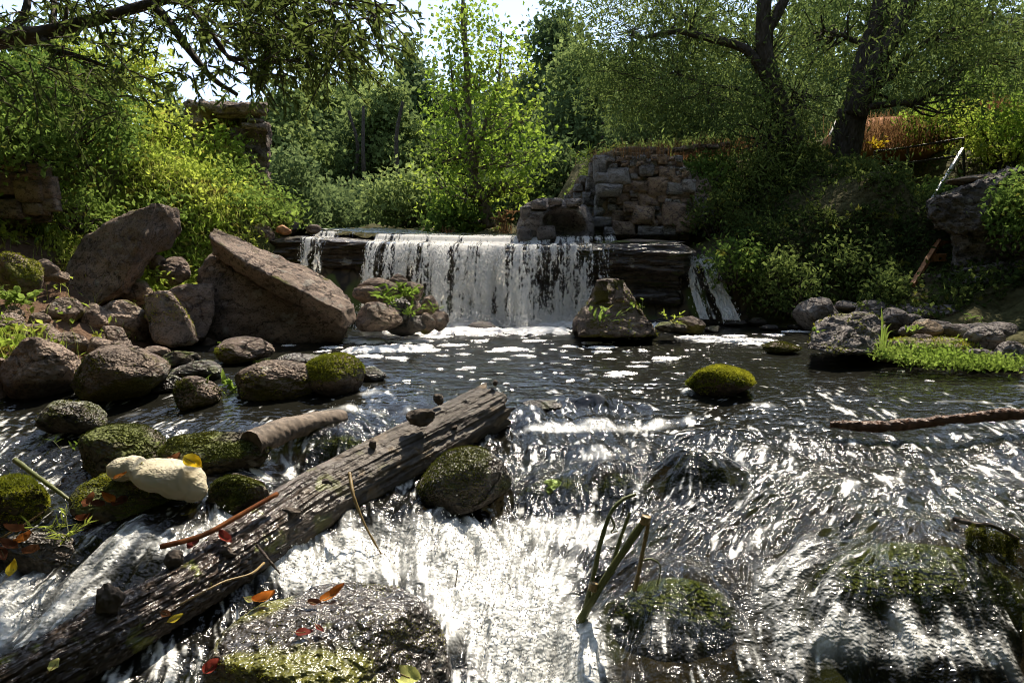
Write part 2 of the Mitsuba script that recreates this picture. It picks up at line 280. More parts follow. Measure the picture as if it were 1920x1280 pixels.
mat('foam_lump', lambda p, n, uv: mix((0.38, 0.33, 0.21), (0.48, 0.45, 0.35), fbm(p.x * 12, p.y * 12, p.z * 12, 3)), 0.6, 0.3, lambda p, n, uv: noise(p.x * 160, p.y * 160, p.z * 160), 0.006, flatness=0.6)
mat('foam_white', lambda p, n, uv: mi.Color3f(0.86, 0.86, 0.84) * (0.72 + 0.3 * noise(p.x * 60, p.y * 60, p.z * 60)), 0.5, 0.4, lambda p, n, uv: noise(p.x * 75, p.y * 75, p.z * 75), 0.02)
mat('rubber_red', (0.35, 0.03, 0.02), 0.5, 0.4)
# water: a clear sheet where uv.y is 1, dark and deep where it is 0, with white air bubbles (foam) where uv.x is 1
def water_foam(p, uv):
    return uv.x
def water_col(p, n, uv):
    f = uv.x * (0.75 + 0.4 * noise(p.x * 110, p.y * 110, p.z * 110))
    return mix((0.008, 0.008, 0.006), (0.58, 0.59, 0.57), f)
scene['mat_water'] = {'type': 'blendbsdf', 'weight': proc(lambda p, n, uv: dr.clip(1 - 0.40 * uv.y + uv.x * 1.2, 0.0, 1.0)),
    'clear': {'type': 'thindielectric', 'int_ior': 1.33, 'specular_transmittance': C(0.62, 0.60, 0.48)},
    'deep': two(bumped({'type': 'principled', 'base_color': proc(water_col), 'roughness': proc(lambda p, n, uv: 0.085 + 0.09 * dr.minimum(uv.y, 1.0) + 0.2 * uv.x), 'specular': 0.5},
        lambda p, n, uv: 1.3 * dr.maximum(1 - uv.y, 0.0) * fbm(p.x * 5, p.y * 11, 0.5, 4) + uv.y * (fbm(p.x * 22, p.y * 34, p.z * 22, 3) + 0.25 * noise(p.x * 90, p.y * 120, p.z * 90)) * 0.6, 0.022, 1e-3))}
scene['mat_fall_water'] = {'type': 'blendbsdf', 'weight': proc(lambda p, n, uv: dr.clip(0.03 + uv.x * 1.2, 0.0, 1.0)),
    'clear': {'type': 'thindielectric', 'int_ior': 1.33, 'specular_transmittance': C(0.9, 0.88, 0.8)},
    'white': {'type': 'principledthin', 'base_color': proc(lambda p, n, uv: mix((0.25, 0.25, 0.22), (0.93, 0.93, 0.89), smoothstep(0.1, 0.7, uv.x))), 'roughness': 0.3, 'diff_trans': 1.0, 'eta': 1.33}}
# ---------------------------------------------------------------- the ground: two banks, the river bed, the forest floor
LSH = np.array([(-4.6, -8), (-4.6, 1.0), (-4.4, 3.0), (-3.9, 5.2), (-3.3, 7.0), (-2.75, 8.2), (-2.55, 9.2), (-3.05, 10.2), (-3.0, 11.2), (-4.2, 13), (-8, 18), (-22, 26)])
RSH = np.array([(5.6, -8), (4.6, 1.0), (4.6, 3.5), (4.6, 6.2), (4.3, 7.0), (3.5, 8.2), (3.15, 9.3), (2.85, 10.3), (2.3, 10.95), (1.0, 11.05), (0.1, 11.3), (-0.4, 13), (-2.5, 17), (-12, 26)])
def signed(P, x, y):                        # distance from the polyline, positive on its left side (walking up the list)
    best = np.full(x.shape, 1e9); sg = np.ones(x.shape)
    for a, b in zip(P[:-1], P[1:]):
        d = b - a; t = np.clip(((x - a[0]) * d[0] + (y - a[1]) * d[1]) / (d @ d), 0, 1)
        ex, ey = x - a[0] - t * d[0], y - a[1] - t * d[1]; q = np.hypot(ex, ey)
        s = d[0] * (y - a[1]) - d[1] * (x - a[0]); k = q < best - 1e-9
        best[k], sg[k] = q[k], np.sign(s[k])
    return best * sg
sm = lambda a, b, x: (lambda t: t * t * (3 - 2 * t))(np.clip((x - a) / (b - a), 0, 1))

# water level of the rapids from points read off the photograph (column, row, height)
WPTS = [(-200, 770, -.10), (30, 820, -.16), (250, 775, -.10), (120, 860, -.2), (0, 920, -.28), (-200, 930, -.30), (330, 760, -.05), (460, 770, -.03), (60, 1180, -.50), (-120, 1200, -.52), (150, 1100, -.43), (330, 1015, -.25), (230, 1060, -.34), (420, 985, -.22),
        (560, 775, -.05), (600, 830, -.10), (590, 880, -.24), (500, 900, -.20), (680, 745, -.01), (740, 790, -.07), (660, 850, -.16), (700, 960, -.31),
        (880, 780, -.06), (1000, 770, -.05), (1000, 800, -.10), (1150, 820, -.13), (1240, 760, -.06), (1350, 790, -.08), (1500, 790, -.07), (1700, 770, -.04), (1900, 780, -.05), (2200, 780, -.05),
        (1900, 730, 0), (1600, 735, 0), (1450, 745, -.01), (2200, 720, 0), (1900, 880, -.11), (2200, 880, -.11), (1600, 870, -.12), (1500, 860, -.12), (1250, 850, -.15), (1100, 880, -.19), (980, 860, -.18), (1150, 920, -.26), (1000, 930, -.29), (1060, 950, -.31), (950, 970, -.35), (850, 990, -.37), (700, 1030, -.41),
        (560, 1075, -.45), (880, 1080, -.46), (1000, 1060, -.43), (960, 1180, -.54), (1080, 1270, -.58), (1180, 960, -.31), (1170, 1040, -.38), (1300, 1000, -.30), (1380, 960, -.24), (1480, 920, -.16), (1600, 930, -.14), (1750, 950, -.14), (1900, 960, -.15), (2200, 970, -.18),
        (1420, 1060, -.34), (1480, 1120, -.42), (1560, 1180, -.50), (1650, 1250, -.57), (1560, 1040, -.28), (1700, 1020, -.21), (1820, 1040, -.22), (1740, 1110, -.35), (1830, 1160, -.46), (1900, 1200, -.52), (2100, 1150, -.48), (1250, 1080, -.40), (1250, 1180, -.50), (1350, 1260, -.57), (420, 1120, -.45), (450, 1260, -.58), (700, 1300, -.62), (1800, 1290, -.60), (200, 1290, -.58)]
WP = np.array([on(a, b, c) for a, b, c in WPTS])
far = [(x, y, 0.0) for x in np.arange(-5, 6.1, 1.0) for y in (6.4, 7.5)] + [(x, 1.4, -.85) for x in np.arange(-4, 5.1, 1.5)] + [(x, 2.0, -.8) for x in np.arange(-4, 5.1, 1.5)]
WP = np.vstack([WP, far])
gx, gy = np.arange(-5.0, 6.0, 0.05), np.arange(0.6, 7.0, 0.05)
GX, GY = np.meshgrid(gx, gy)
WB = RBFInterpolator(WP[:, :2], WP[:, 2], kernel='thin_plate_spline', smoothing=0.0008)(np.stack([GX.ravel(), GY.ravel()], 1)).reshape(GX.shape)
WB = np.minimum(gaussian_filter(WB, 2.6), 0.0)
def samp(F, x, y, x0, y0, h, order=1):
    return map_coordinates(F, [(np.asarray(y) - y0) / h, (np.asarray(x) - x0) / h], order=order, mode='nearest')
def base_level(x, y): return samp(WB, x, y, gx[0], gy[0], 0.05, 3)

TX, TY = np.arange(-14, 16, 0.08), np.arange(-3, 22, 0.08)
X, Y = np.meshgrid(TX, TY)
dL, dR = signed(LSH, X, Y), -signed(RSH, X, Y)
up = sm(9.5, 10.4, Y)
left = (1 - up) * np.interp(dL, [0, .5, 1.3, 2.0, 2.6, 5, 9], [0, .10, .36, .6, 1.15, 3.1, 4.2]) + up * np.interp(dL, [0, .4, 1.3, 3, 5, 9], [1.1, 1.25, 1.8, 3.05, 3.9, 4.5])
pa, pb = np.interp(dR, [0, .3, .8, 1.4, 2.2, 3, 6, 10], [1.05, 1.1, 1.25, 1.6, 2.25, 2.5, 3.0, 3.3]), np.interp(dR, [0, 1, 2.2, 3.2, 4.4, 5.4, 7, 10], [1.0, 1.1, 1.2, 1.45, 1.75, 2.5, 2.9, 3.2])
upr = 1.05 + (pa + (pb - pa) * sm(4.4, 5.6, X) - 1.05) * sm(.4, 1.7, X)
right = (1 - up) * np.interp(dR, [0, .6, 1.2, 2, 3.2, 5, 9], [0, .12, .3, .7, 1.2, 1.9, 2.6]) + up * upr
bed = np.where(Y < 6.0, base_level(X, Y) - 0.14 - 0.25 * sm(5.2, 6.0, Y), -0.39 - 0.15 * sm(6, 7, Y)) * (1 - up) + up * 0.8
HF = np.where(dL > 0, left, np.where(dR > 0, right, bed))
HF = gaussian_filter(HF, 1.6)
P3 = np.stack([X, Y, 0 * X], -1)
land = np.clip(np.maximum(dL, dR) * 1.5, 0, 1)
HF = HF + (fb(P3 * 0.9, 4, 3) - .5) * 0.45 * land + (fb(P3 * 3.5, 3, 8) - .5) * (0.16 * land + 0.10)
def ground(x, y): return samp(HF, x, y, TX[0], TY[0], 0.08)
terr = grid_mesh(np.stack([X, Y, HF], -1)); tc = terr.triangles_center
fl, fr = samp(dL, tc[:, 0], tc[:, 1], TX[0], TY[0], .08), samp(dR, tc[:, 0], tc[:, 1], TX[0], TY[0], .08)
for nm, k, m_ in (('left_bank', fl > 0, 'earth'), ('right_bank', (fr > 0) & (fl <= 0), 'soil'), ('river_bed', (fl <= 0) & (fr <= 0), 'river_bed')):
    s_ = tm(terr.vertices, terr.faces[k]); s_.remove_unreferenced_vertices()
    obj(nm, s_, m_, kind='structure', label={'left_bank': 'bare brown earth of the bank left of the stream', 'right_bank': 'dark shaded soil of the bank right of the stream', 'river_bed': 'brown stony bed under the running water'}[nm])
    if nm == 'left_bank': LEFT = s_
    if nm == 'right_bank': RIGHT = s_
qa = np.concatenate([-np.geomspace(900, 17, 26), np.linspace(-14.5, 16.5, 32), np.geomspace(19, 900, 26)]); qb = np.concatenate([-np.geomspace(500, 5, 14), np.linspace(-3.3, 22.3, 26), np.geomspace(25, 900, 30)])
FX, FY = np.meshgrid(qa, qb)
inside = (FX > -13.6) & (FX < 15.6) & (FY > -2.6) & (FY < 21.6)
fz = samp(HF, FX, FY, TX[0], TY[0], .08) - 0.05
dd = np.hypot(np.maximum(np.maximum(-14 - FX, FX - 16), 0), np.maximum(np.maximum(-3 - FY, FY - 22), 0))
fz = fz * np.exp(-dd / 25) + (1.6 + 1.4 * sm(20, 120, FY)) * (1 - np.exp(-dd / 25)) + (nz(np.stack([FX * .05, FY * .05, 0 * FX], -1)) - .5) * 1.5 * (1 - np.exp(-dd / 15))
obj('forest_floor', grid_mesh(np.stack([FX, FY, np.where(inside, -3.0, fz)], -1)), 'soil', kind='structure', label='dark ground under the trees behind the falls')

# ---------------------------------------------------------------- running water
def onw(px, py):                           # the point of the water's surface seen at a pixel
    z = -.3
    for _ in range(40): p = on(px, py, z); z = .6 * z + .4 * float(base_level(p[:1], p[1:2])[0])
    return on(px, py, z)
SUBMERGED = []                              # boulders under the flow: (x, y, top z, half width, half depth, fall off height)
def drowned(px, py, up_, w, d, h): p = onw(px, py); SUBMERGED.append((p[0], p[1], p[2] + up_, w * p[1] / FPX / 2, d, h))
drowned(1310, 890, .15, 150, .17, .15)
drowned(1720, 1030, .03, 420, .30, .10)
drowned(1270, 1095, .03, 280, .24, .09)
drowned(1095, 755, .03, 240, .14, .08)
drowned(1050, 895, .01, 200, .14, .08)
drowned(640, 820, .03, 170, .15, .12)
drowned(1165, 885, .01, 150, .14, .08)
drowned(1350, 815, .03, 120, .10, .07)
def hump(x, y, s):
    q = (((x - s[0]) / s[3]) ** 2 + ((y - s[1]) / s[4]) ** 2) * (1 + (fb(np.stack([x * 3, y * 3, 0 * x + s[0]], -1), 3, 4) - .5) * .9)
    return s[2] - s[5] * np.minimum(q, 30)
lx0, ly0, lh = -4.2, 1.7, 0.006
LX, LY = np.meshgrid(np.arange(lx0, 5.6, lh), np.arange(ly0, 6.4, lh))
W0 = base_level(LX, LY)
for s in SUBMERGED:
    hh = hump(LX, LY, s) + 0.012
    e = 0.035; W0 = W0 + e * np.logaddexp(0, (np.maximum(hh, W0 - .5) - W0) / e) * (hh > -5)
W0 = np.minimum(gaussian_filter(W0, 4), 0.01)
DRY = [(-1.0, 0)]
g1, g0 = np.gradient(gaussian_filter(W0, 4), lh)
slope = np.hypot(g0, g1)
fx, fy = -g0 * 1.0, -g1 * 1.0 - 0.06
for (px, py, z, r) in ((1362, 740, -.03, .2), (865, 960, -.4, .33), (620, 735, -.02, .24), (620, 1180, -.5, .5)):   # the flow parts round boulders that stand out of it
    c = on(px, py, z); ex, ey = LX - c[0], LY - c[1]; q = np.hypot(ex, ey) + 1e-6; w_ = 0.35 * np.exp(-np.maximum(q - r, 0) / .15)
    fx, fy = fx + w_ * np.sign(ex) * np.abs(ey) / q * .6, fy + w_ * (ey / q) * 0.0 - w_ * .3
fl_ = np.hypot(fx, fy) + 1e-6; fx, fy = gaussian_filter(fx / fl_, 3), gaussian_filter(fy / fl_, 3)
def lic(N, steps, step=1.0):
    out, wsum = N * 1.0, 1.0
    I, J = np.meshgrid(np.arange(N.shape[0], dtype=float), np.arange(N.shape[1], dtype=float), indexing='ij')
    for sgn in (1, -1):
        i, j = I.copy(), J.copy()
        for k in range(steps):
            vx = map_coordinates(fx, [i, j], order=0, mode='nearest'); vy = map_coordinates(fy, [i, j], order=0, mode='nearest')
            i += sgn * vy * step; j += sgn * vx * step
            out = out + map_coordinates(N, [i, j], order=1, mode='reflect'); wsum += 1
    return out / wsum
rg = np.random.default_rng(11)
def nl(sig, steps, step=1.0):
    a = lic(gaussian_filter(rg.normal(size=LX.shape), sig), steps, step); return a / a.std()
crest = lambda a: (0.8 - np.abs(a)) * 1.4
L1, L2, L3 = nl(0.8, 5, 1.2), nl(1.9, 5, 1.6), nl(5.0, 7, 2.4)
edge_ = LY + (fb(np.stack([LX * 1.1, LY * 2.2, 0 * LX], -1), 4, 8) - .5) * 1.2
L4 = nl(13, 9, 4.0)
turb = np.clip(sm(.05, .35, slope) + .42 * sm(5.6, 4.7, edge_), 0, 1)
# where air is beaten into the water: by the slope, and in the plunge below each step (column, row, height, radii in metres, strength)
FOAM = [(700, 1040, -.48, .45, .16, .9), (860, 1010, -.45, .4, .14, 1.0), (1030, 978, -.40, .3, .09, .95), (930, 1090, -.54, .28, .22, 1.05), (970, 1170, -.62, .22, .22, 1.05), (1040, 1250, -.7, .25, .2, 1.0), (880, 1130, -.58, .18, .16, .8), (560, 1075, -.52, .22, .1, .8),
        (60, 1160, -.56, .3, .25, .75), (0, 1080, -.5, .25, .16, .4), (330, 1010, -.25, .3, .14, .5), (440, 985, -.22, .2, .1, .6), (545, 880, -.24, .06, .14, .75), (640, 765, -.04, .28, .12, .55), (740, 770, -.05, .2, .12, .5), (690, 735, 0, .10, .14, .6),
        (1130, 800, -.12, .45, .12, .75), (1010, 800, -.1, .28, .06, .7), (1250, 790, -.08, .25, .1, .45), (1290, 730, 0, .10, .14, .5), (1440, 760, -.02, .12, .10, .4), (1090, 860, -.18, .3, .1, .4), (1130, 1010, -.42, .2, .14, .55), (1430, 1010, -.4, .2, .2, .2), (1700, 890, -.14, .8, .12, .22), (1500, 840, -.12, .6, .1, .3), (1480, 1150, -.58, .14, .16, .3), (1600, 1250, -.7, .26, .08, .6), (1740, 1275, -.74, .25, .06, .45),
        (1850, 755, -.02, .6, .05, .35), (230, 845, -.17, .2, .08, .4), (60, 920, -.3, .2, .1, .4), (330, 830, -.1, .2, .06, .5), (1240, 930, -.3, .2, .1, .3), (1220, 1190, -.6, .12, .1, .4), (590, 1170, -.6, .1, .1, .2), (300, 1240, -.7, .3, .1, .4), (1150, 905, -.28, .12, .06, .15)]
dens = 0.12 * sm(.35, 1.0, slope)
for (px, py, z, rx, ry, st) in FOAM:
    c = onw(px, py); dens = dens + st * np.exp(-(((LX - c[0]) / rx) ** 2 + ((LY - c[1]) / ry) ** 2))
big_n = fb(np.stack([LX * 2.6, LY * 3.4, 0 * LX], -1), 3, 21)
dens = np.clip(dens + turb * (.55 * np.clip(big_n - .45, 0, .4)), 0, 1.1)
fm = 0.5 * L2 + 0.75 * L1 + 0.40 * L3; fm /= fm.std()
clear = np.clip(sm(5.55, 4.3, edge_), 0, 1)
THIN = [(1700, 1030, -.25, .62, .28), (1270, 1100, -.42, .30, .22), (1090, 760, 0, .3, .14), (640, 830, -.1, .25, .14), (1060, 890, -.2, .4, .12), (1800, 1120, -.5, .5, .25), (1250, 1200, -.6, .3, .2)]
thin_ = sum(np.exp(-(((LX - onw(a, b)[0]) / rx) ** 2 + ((LY - onw(a, b)[1]) / ry) ** 2)) for a, b, c, rx, ry in THIN)
clear = clear * (1 + .8 * np.clip(thin_, 0, 1))
foam = np.clip(sm(.25, .9, dens + .09 * L3 + .10 * L4) * (.55 + .45 * sm(-1.5, 1.2, fm + .5 * L3)) + .9 * sm(1.6, 2.6, fm + 1.5 * dens + .45 * turb + 1.6 * np.clip(big_n - .5, -.3, .3) - 1.1 * np.clip(thin_, 0, 1)), 0, 1)
W = W0 + gaussian_filter((fb(np.stack([LX * 2.3, LY * 3.0, 0 * LX + 5], -1), 3, 33) - .5) * .10 * sm(5.3, 4.4, edge_), 6) + turb * (0.011 * L4 + 0.010 * L3 + 0.0055 * crest(L2) + 0.0016 * L1) + dens * (0.012 * L4 + 0.006 * L3 + 0.0018 * L2 + .0008 * L1) + (1 - turb) * (0.0008 * L2 + .004 * L4)
def wcol(F, x, y): return samp(F, x, y, lx0, ly0, lh)
tv = np.linspace(-0.74, 0.76, 800); yv = np.concatenate([np.linspace(1.75, 2.6, 40)[:-1], 1 / np.linspace(1 / 2.6, 1 / 5.9, 540)])
TT, WY = np.meshgrid(tv, yv); WX = TT * WY
k = (WX > -4.15) & (WX < 5.5)
WZ = wcol(W, WX, WY)
obj('rapids', grid_mesh(np.stack([WX, WY, WZ], -1)), 'water', uv=np.stack([wcol(foam, WX, WY).ravel(), wcol(clear, WX, WY).ravel()], 1), kind='structure', label='glittering white and dark rapids running between the boulders')
# the calm pool from the rapids to the foot of the falls
py_ = 1 / np.linspace(1 / 5.9, 1 / 10.4, 220); TT, WY = np.meshgrid(np.linspace(-0.7, 0.8, 400), py_); WX = TT * WY
q = np.stack([WX * 1.0, WY * 2.2, 0 * WX], -1)
near = sm(7.5, 6.0, WY)
pz = (fb(q * 2.2, 3, 1) - .5) * 0.02 + (fb(q * 6.5, 3, 2) - .5) * 0.009 + near * (fb(np.stack([WX * 3 + WY * 1.2, WY * 7, 0 * WX], -1), 3, 5) - .5) * .022
pz = pz * sm(5.9, 6.15, WY) + wcol(W, WX, WY) * sm(6.15, 5.9, WY)
obj('pool', grid_mesh(np.stack([WX, WY, pz], -1)), 'water', uv=np.zeros((pz.size, 2)), kind='structure', label='dark calm pool between the falls and the rapids')
# ---------------------------------------------------------------- the rock ledge and the falls
BR = [(455, 452, 10.35), (560, 446, 10.25), (690, 455, 10.15), (860, 459, 10.05), (1000, 461, 9.98), (1160, 459, 9.92), (1285, 459, 9.88)]
BX = [b[0] for b in BR]; BP = np.array([at(*b) for b in BR])
def brink(px): return np.stack([np.interp(px, BX, BP[:, k]) for k in range(3)], -1)
plan = np.vstack([catmull(BP, 260), catmull([BP[-1] + [.05, .06, 0], BP[-1] + [.12, .25, -.03], BP[-1] + [.16, .6, -.05], BP[-1] + [.15, 1.1, -.02]], 70)])
tg = np.gradient(plan, axis=0); nrm = np.stack([tg[:, 1], -tg[:, 0], 0 * tg[:, 0]], -1); nrm /= np.linalg.norm(nrm, axis=1, keepdims=True)
off = [-.9, -.5, -.2, -.05, -.01, .0, -.02, -.05, -.03, -.06, -.10, -.07, -.05, -.08, -.04, .0, .04, .08]; zz = [.03, .02, .01, .0, -.02, -.06, -.12, -.2, -.28, -.36, -.45, -.55, -.66, -.78, -.88, -1.0, -1.1, -1.4]
u_ = np.linspace(0, 1, 110); ui = np.linspace(0, 1, len(off)); O, Z = np.interp(u_, ui, off), np.interp(u_, ui, zz)
LP = plan[:, None] + nrm[:, None] * O[None, :, None] + np.array([0, 0, 1.0]) * Z[None, :, None]
st = fb(LP * [1.1, 1.1, 7], 4, 4) - .5; st2 = fb(LP * [3, 3, 22], 3, 6) - .5
amp = np.interp(u_, [0, .2, .28, 1], [.05, .08, 1, 1])[None, :, None]
LP = LP + nrm[:, None] * ((st * .34 + st2 * .12)[..., None]) * amp + np.array([0, 0, 1.0]) * ((fb(LP * 2.3, 3, 9) - .5) * .05)[..., None]
obj('waterfall_ledge', grid_mesh(LP[:, ::-1]), 'ledge_rock', kind='structure', label='black wet layered rock ledge the stream falls over')

DX = [560, 572, 600, 612, 625, 636, 650, 684, 692, 740, 800, 850, 890, 940, 985, 1005, 1035, 1060, 1100, 1112, 1128, 1150, 1162, 1170]
DV = [0, .75, .8, .45, .2, .42, .0, .0, .85, .9, .82, .95, 1.08, 1.08, .95, .76, .78, .82, .74, .3, .48, .45, .08, 0]
px_ = np.linspace(560, 1170, 640); B = brink(px_)
tt = np.concatenate([np.linspace(-.85, 0, 50), np.linspace(0, 1, 190)[1:] ** .9]); S, TQ = np.meshgrid(px_, tt)
fwd = np.stack([tg[:260, 1], -tg[:260, 0]], -1); fwd /= np.linalg.norm(fwd, axis=1, keepdims=True)
fi = np.interp(px_, np.linspace(455, 1285, 260), fwd[:, 0]), np.interp(px_, np.linspace(455, 1285, 260), fwd[:, 1])
drop = B[:, 2] + .04
lobes = .5 + .9 * (nz(np.stack([px_ * .018, 0 * px_, 0 * px_], -1), 3)) + .35 * nz(np.stack([px_ * .07, 0 * px_ + 9, 0 * px_], -1), 5)
reach = .52 * lobes * np.interp(px_, [560, 680, 700, 980, 1010, 1170], [.45, .5, 1, 1.05, .55, .45])
fall = np.clip(TQ, 0, 1); back = np.clip(TQ, -1, 0)
o = np.where(TQ < 0, back, reach[None] * np.sqrt(fall))
z = np.where(TQ < 0, np.interp(-TQ, [0, .40, .46, .5, .9], [.015, .03, .085, .105, .12]), .015 - drop[None] * fall)
strand = nz(np.stack([S * .11, TQ * 1.3, 0 * S], -1), 7) * .5 + nz(np.stack([S * .30, TQ * 2.6, 0 * S], -1), 8) * .3 + nz(np.stack([S * .6, TQ * 7, 0 * S], -1), 9) * .2
bead = nz(np.stack([S * .27, TQ * 26 - nz(np.stack([S * .2, 0 * S, 0 * S], -1), 4) * 9, 0 * S], -1), 12) * .6 + nz(np.stack([S * .5, TQ * 56, 0 * S + 4], -1), 13) * .4
D = np.interp(px_, DX, DV)[None]
D = D + np.clip(TQ - .5, 0, 1) * 1.7 * np.exp(-((S - 1060) / 55) ** 2) * (S > 985) + .10 * (fall > .85) * (D > .3)
raw = strand * .95 + bead * .56 - .775 + (D - .62) * .62 - .05 * fall
white = sm(-.05, .20, raw) * (D > .01)
white = np.where(TQ < 0, sm(-.05, .3, raw + .02 + .12 * np.exp(-((TQ + .46) / .05) ** 2)), white)
vx, vy = fi[0][None] * o, fi[1][None] * o
bump_ = ((strand - .5) * .10 + (bead - .5) * .035) * np.clip(fall * 4, 0.12, 1)
FP = np.stack([B[None, :, 0] + vx + fi[0][None] * bump_, B[None, :, 1] + vy + fi[1][None] * bump_, B[None, :, 2] + z + .3 * bump_ * (TQ > 0)], -1)
keep = white > .02
gm = grid_mesh(FP); kf = keep.ravel()[gm.faces].any(1)
wf = thing('waterfall', 'wide white curtain of water falling over the black rock ledge', 'waterfall'); tag(wf, kind='structure')
sheet = tm(gm.vertices, gm.faces[kf])
obj('curtain', sheet, 'fall_water', wf, uv=np.stack([white.ravel(), fall.ravel()], 1))
rg = np.random.default_rng(5)
w_ = (white * (TQ > .03)).ravel(); pick = rg.choice(len(w_), 8000, p=w_ / w_.sum())
p = FP.reshape(-1, 3)[pick] + rg.normal(size=(8000, 3)) * [.02, .05, .03] - [0, .03, 0]
def drops(p, r, rg, stretch=2.2):
    o_ = np.array([[1, 0, 0], [-1, 0, 0], [0, 1, 0], [0, -1, 0], [0, 0, 1], [0, 0, -1.0]]); fo = np.array([[0, 2, 4], [2, 1, 4], [1, 3, 4], [3, 0, 4], [2, 0, 5], [1, 2, 5], [3, 1, 5], [0, 3, 5]])
    s = (r * rg.uniform(.5, 1.5, len(p)))[:, None, None]
    return tm((p[:, None] + o_[None] * s * [1, 1, stretch]).reshape(-1, 3), (fo[None] + (np.arange(len(p)) * 6)[:, None, None]).reshape(-1, 3))
pk = rg.choice(len(px_), 3800, p=np.clip(D[0], .02, 2) / np.clip(D[0], .02, 2).sum()); sp = FP[-1, pk] + np.stack([rg.normal(size=3800) * .06, -np.abs(rg.normal(size=3800)) * .16, np.abs(rg.normal(size=3800)) * .09 * (.4 + D[0, pk])], 1); sp[:, 2] = np.maximum(sp[:, 2], .0)
p = np.vstack([p, sp]); obj('spray', drops(p, .0048, rg), 'foam_white', wf, kind='stuff')
jj = rg.choice(dens.size, 2600, p=np.clip(dens - .45, 0, 1).ravel() / np.clip(dens - .45, 0, 1).sum()); dq = np.stack([LX.ravel()[jj], LY.ravel()[jj], W.ravel()[jj] + .006 + rg.exponential(.018, 2600)], 1)
obj('water_drops', drops(dq[(dq[:, 1] > 2.9)], .0032, rg, 1.5), 'foam_white', kind='stuff', label='flying water drops over the white water', cat='water drops')
# the stream above the ledge
uy = np.concatenate([np.linspace(10.72, 12, 60), np.geomspace(12.1, 45, 70)]); ux = np.linspace(-1, 1, 120); UX, UY = np.meshgrid(ux, uy)
xl = np.interp(UY, LSH[:, 1], LSH[:, 0]) - .3; xr = np.interp(UY, RSH[8:, 1], RSH[8:, 0]) + .3
UX = xl + (xr - xl) * (UX + 1) / 2
UZ = np.interp(UX, BP[:, 0], BP[:, 2]) + .118 + (fb(np.stack([UX * 3, UY * 4, 0 * UX], -1), 3, 3) - .5) * .015
obj('upper_stream', grid_mesh(np.stack([UX, UY, UZ], -1)), 'water', uv=np.zeros((UX.size, 2)), kind='structure', label='still water of the stream above the falls')

# the narrow side fall between the ledge and the right bank
eL = catmull([at(1288, 489, 10.5), at(1289, 491, 10.2), at(1291, 515, 10.02), at(1297, 550, 9.9), at(1312, 598, 9.65)], 150)
eR = catmull([at(1330, 488, 10.5), at(1336, 490, 10.2), at(1350, 522, 9.95), at(1366, 555, 9.75), at(1388, 600, 9.5)], 150)
a = np.linspace(0, 1, 110)[None, :, None]; SF = eL[:, None] * (1 - a) + eR[:, None] * a
A_, T_ = np.meshgrid(a.ravel(), np.linspace(0, 1, 150))
sn = nz(np.stack([A_ * 11, T_ * 2, 0 * A_], -1), 31) * .55 + nz(np.stack([A_ * 28, T_ * 14, 0 * A_], -1), 32) * .45
dn = .92 - 1.1 * np.exp(-((A_ - .42) / .16) ** 2) * sm(.25, .4, T_) + .25 * np.exp(-((T_ - .3) / .04) ** 2) + .2 * T_ - .25 * np.exp(-((A_ - .05) / .08) ** 2)
sw = sm(-.03, .25, sn - .5 + (dn - .5) * .7)
SF = SF + np.array([-.25, -1, .3]) * ((sn - .5) * .09)[..., None]
g3 = grid_mesh(SF); k3 = (sw > .03).ravel()[g3.faces].any(1)
sfk = thing('side_waterfall', 'narrow white cascade between the black ledge and the shaded right bank', 'waterfall'); tag(sfk, kind='structure')
obj('curtain', tm(g3.vertices, g3.faces[k3]), 'fall_water', sfk, uv=np.stack([sw.ravel(), T_.ravel()], 1))
w_ = sw.ravel() * (T_.ravel() > .1); p = SF.reshape(-1, 3)[rg.choice(len(w_), 900, p=w_ / w_.sum())] + rg.normal(size=(900, 3)) * .03
obj('spray', drops(p, .006, rg), 'foam_white', sfk, kind='stuff')
MESHES[obj('waterfall_rock', hullrock([[at(1286, 500, 10.3), at(1300, 497, 10.2), at(1350, 512, 10.2), at(1290, 605, 9.95), at(1385, 612, 9.9), at(1395, 600, 10.4), at(1290, 600, 10.6), at(1350, 500, 10.8)]], 5, .05, .03), 'rock_dark', label='black rock behind the narrow side cascade', cat='rock')] = None

# foam: the white mat at the foot of the falls and the rafts that drift on the pool
def foam_patch(c, rx, ry, h, rg, lumps=9, res=26):
    a = np.linspace(-1.25, 1.25, res); A, Bq = np.meshgrid(a, a); ph = rg.uniform(0, 99)
    r = np.hypot(A, Bq); q = np.stack([A * 2.3 + ph, Bq * 1.7, 0 * A + ph], -1)
    d = 1 - r - (fb(q, 3, 2) - .5) * 1.7 - (nz(q * 5, 6) - .5) * .55
    hgt = np.clip(d * 3, -1, 1); hgt = np.where(hgt > 0, np.sqrt(np.maximum(hgt, 0)), hgt * .4) * h + (nz(np.stack([A * lumps + ph, Bq * lumps, 0 * A], -1), 5) - .5) * h * .9 * (hgt > 0)
    V = np.stack([c[0] + A * rx, c[1] + Bq * ry, c[2] + hgt], -1); m = grid_mesh(V); m.update_faces((hgt > -h * .3).ravel()[m.faces].all(1)); m.remove_unreferenced_vertices(); return m
rg = np.random.default_rng(21)
big = [foam_patch(on(px, py, 0), rx, ry, h, rg, 14, 40) for px, py, rx, ry, h in ((940, 606, .75, .26, .05), (1010, 603, .5, .22, .06), (850, 610, .35, .2, .04), (780, 622, .35, .28, .03), (880, 622, .5, .3, .035), (1000, 622, .42, .26, .03), (1060, 610, .2, .18, .04), (720, 655, .45, .22, .025), (1250, 612, .3, .16, .03), (1320, 636, .25, .12, .025), (1400, 640, .3, .12, .025), (680, 640, .25, .16, .025), (935, 596, .9, .14, .07))]
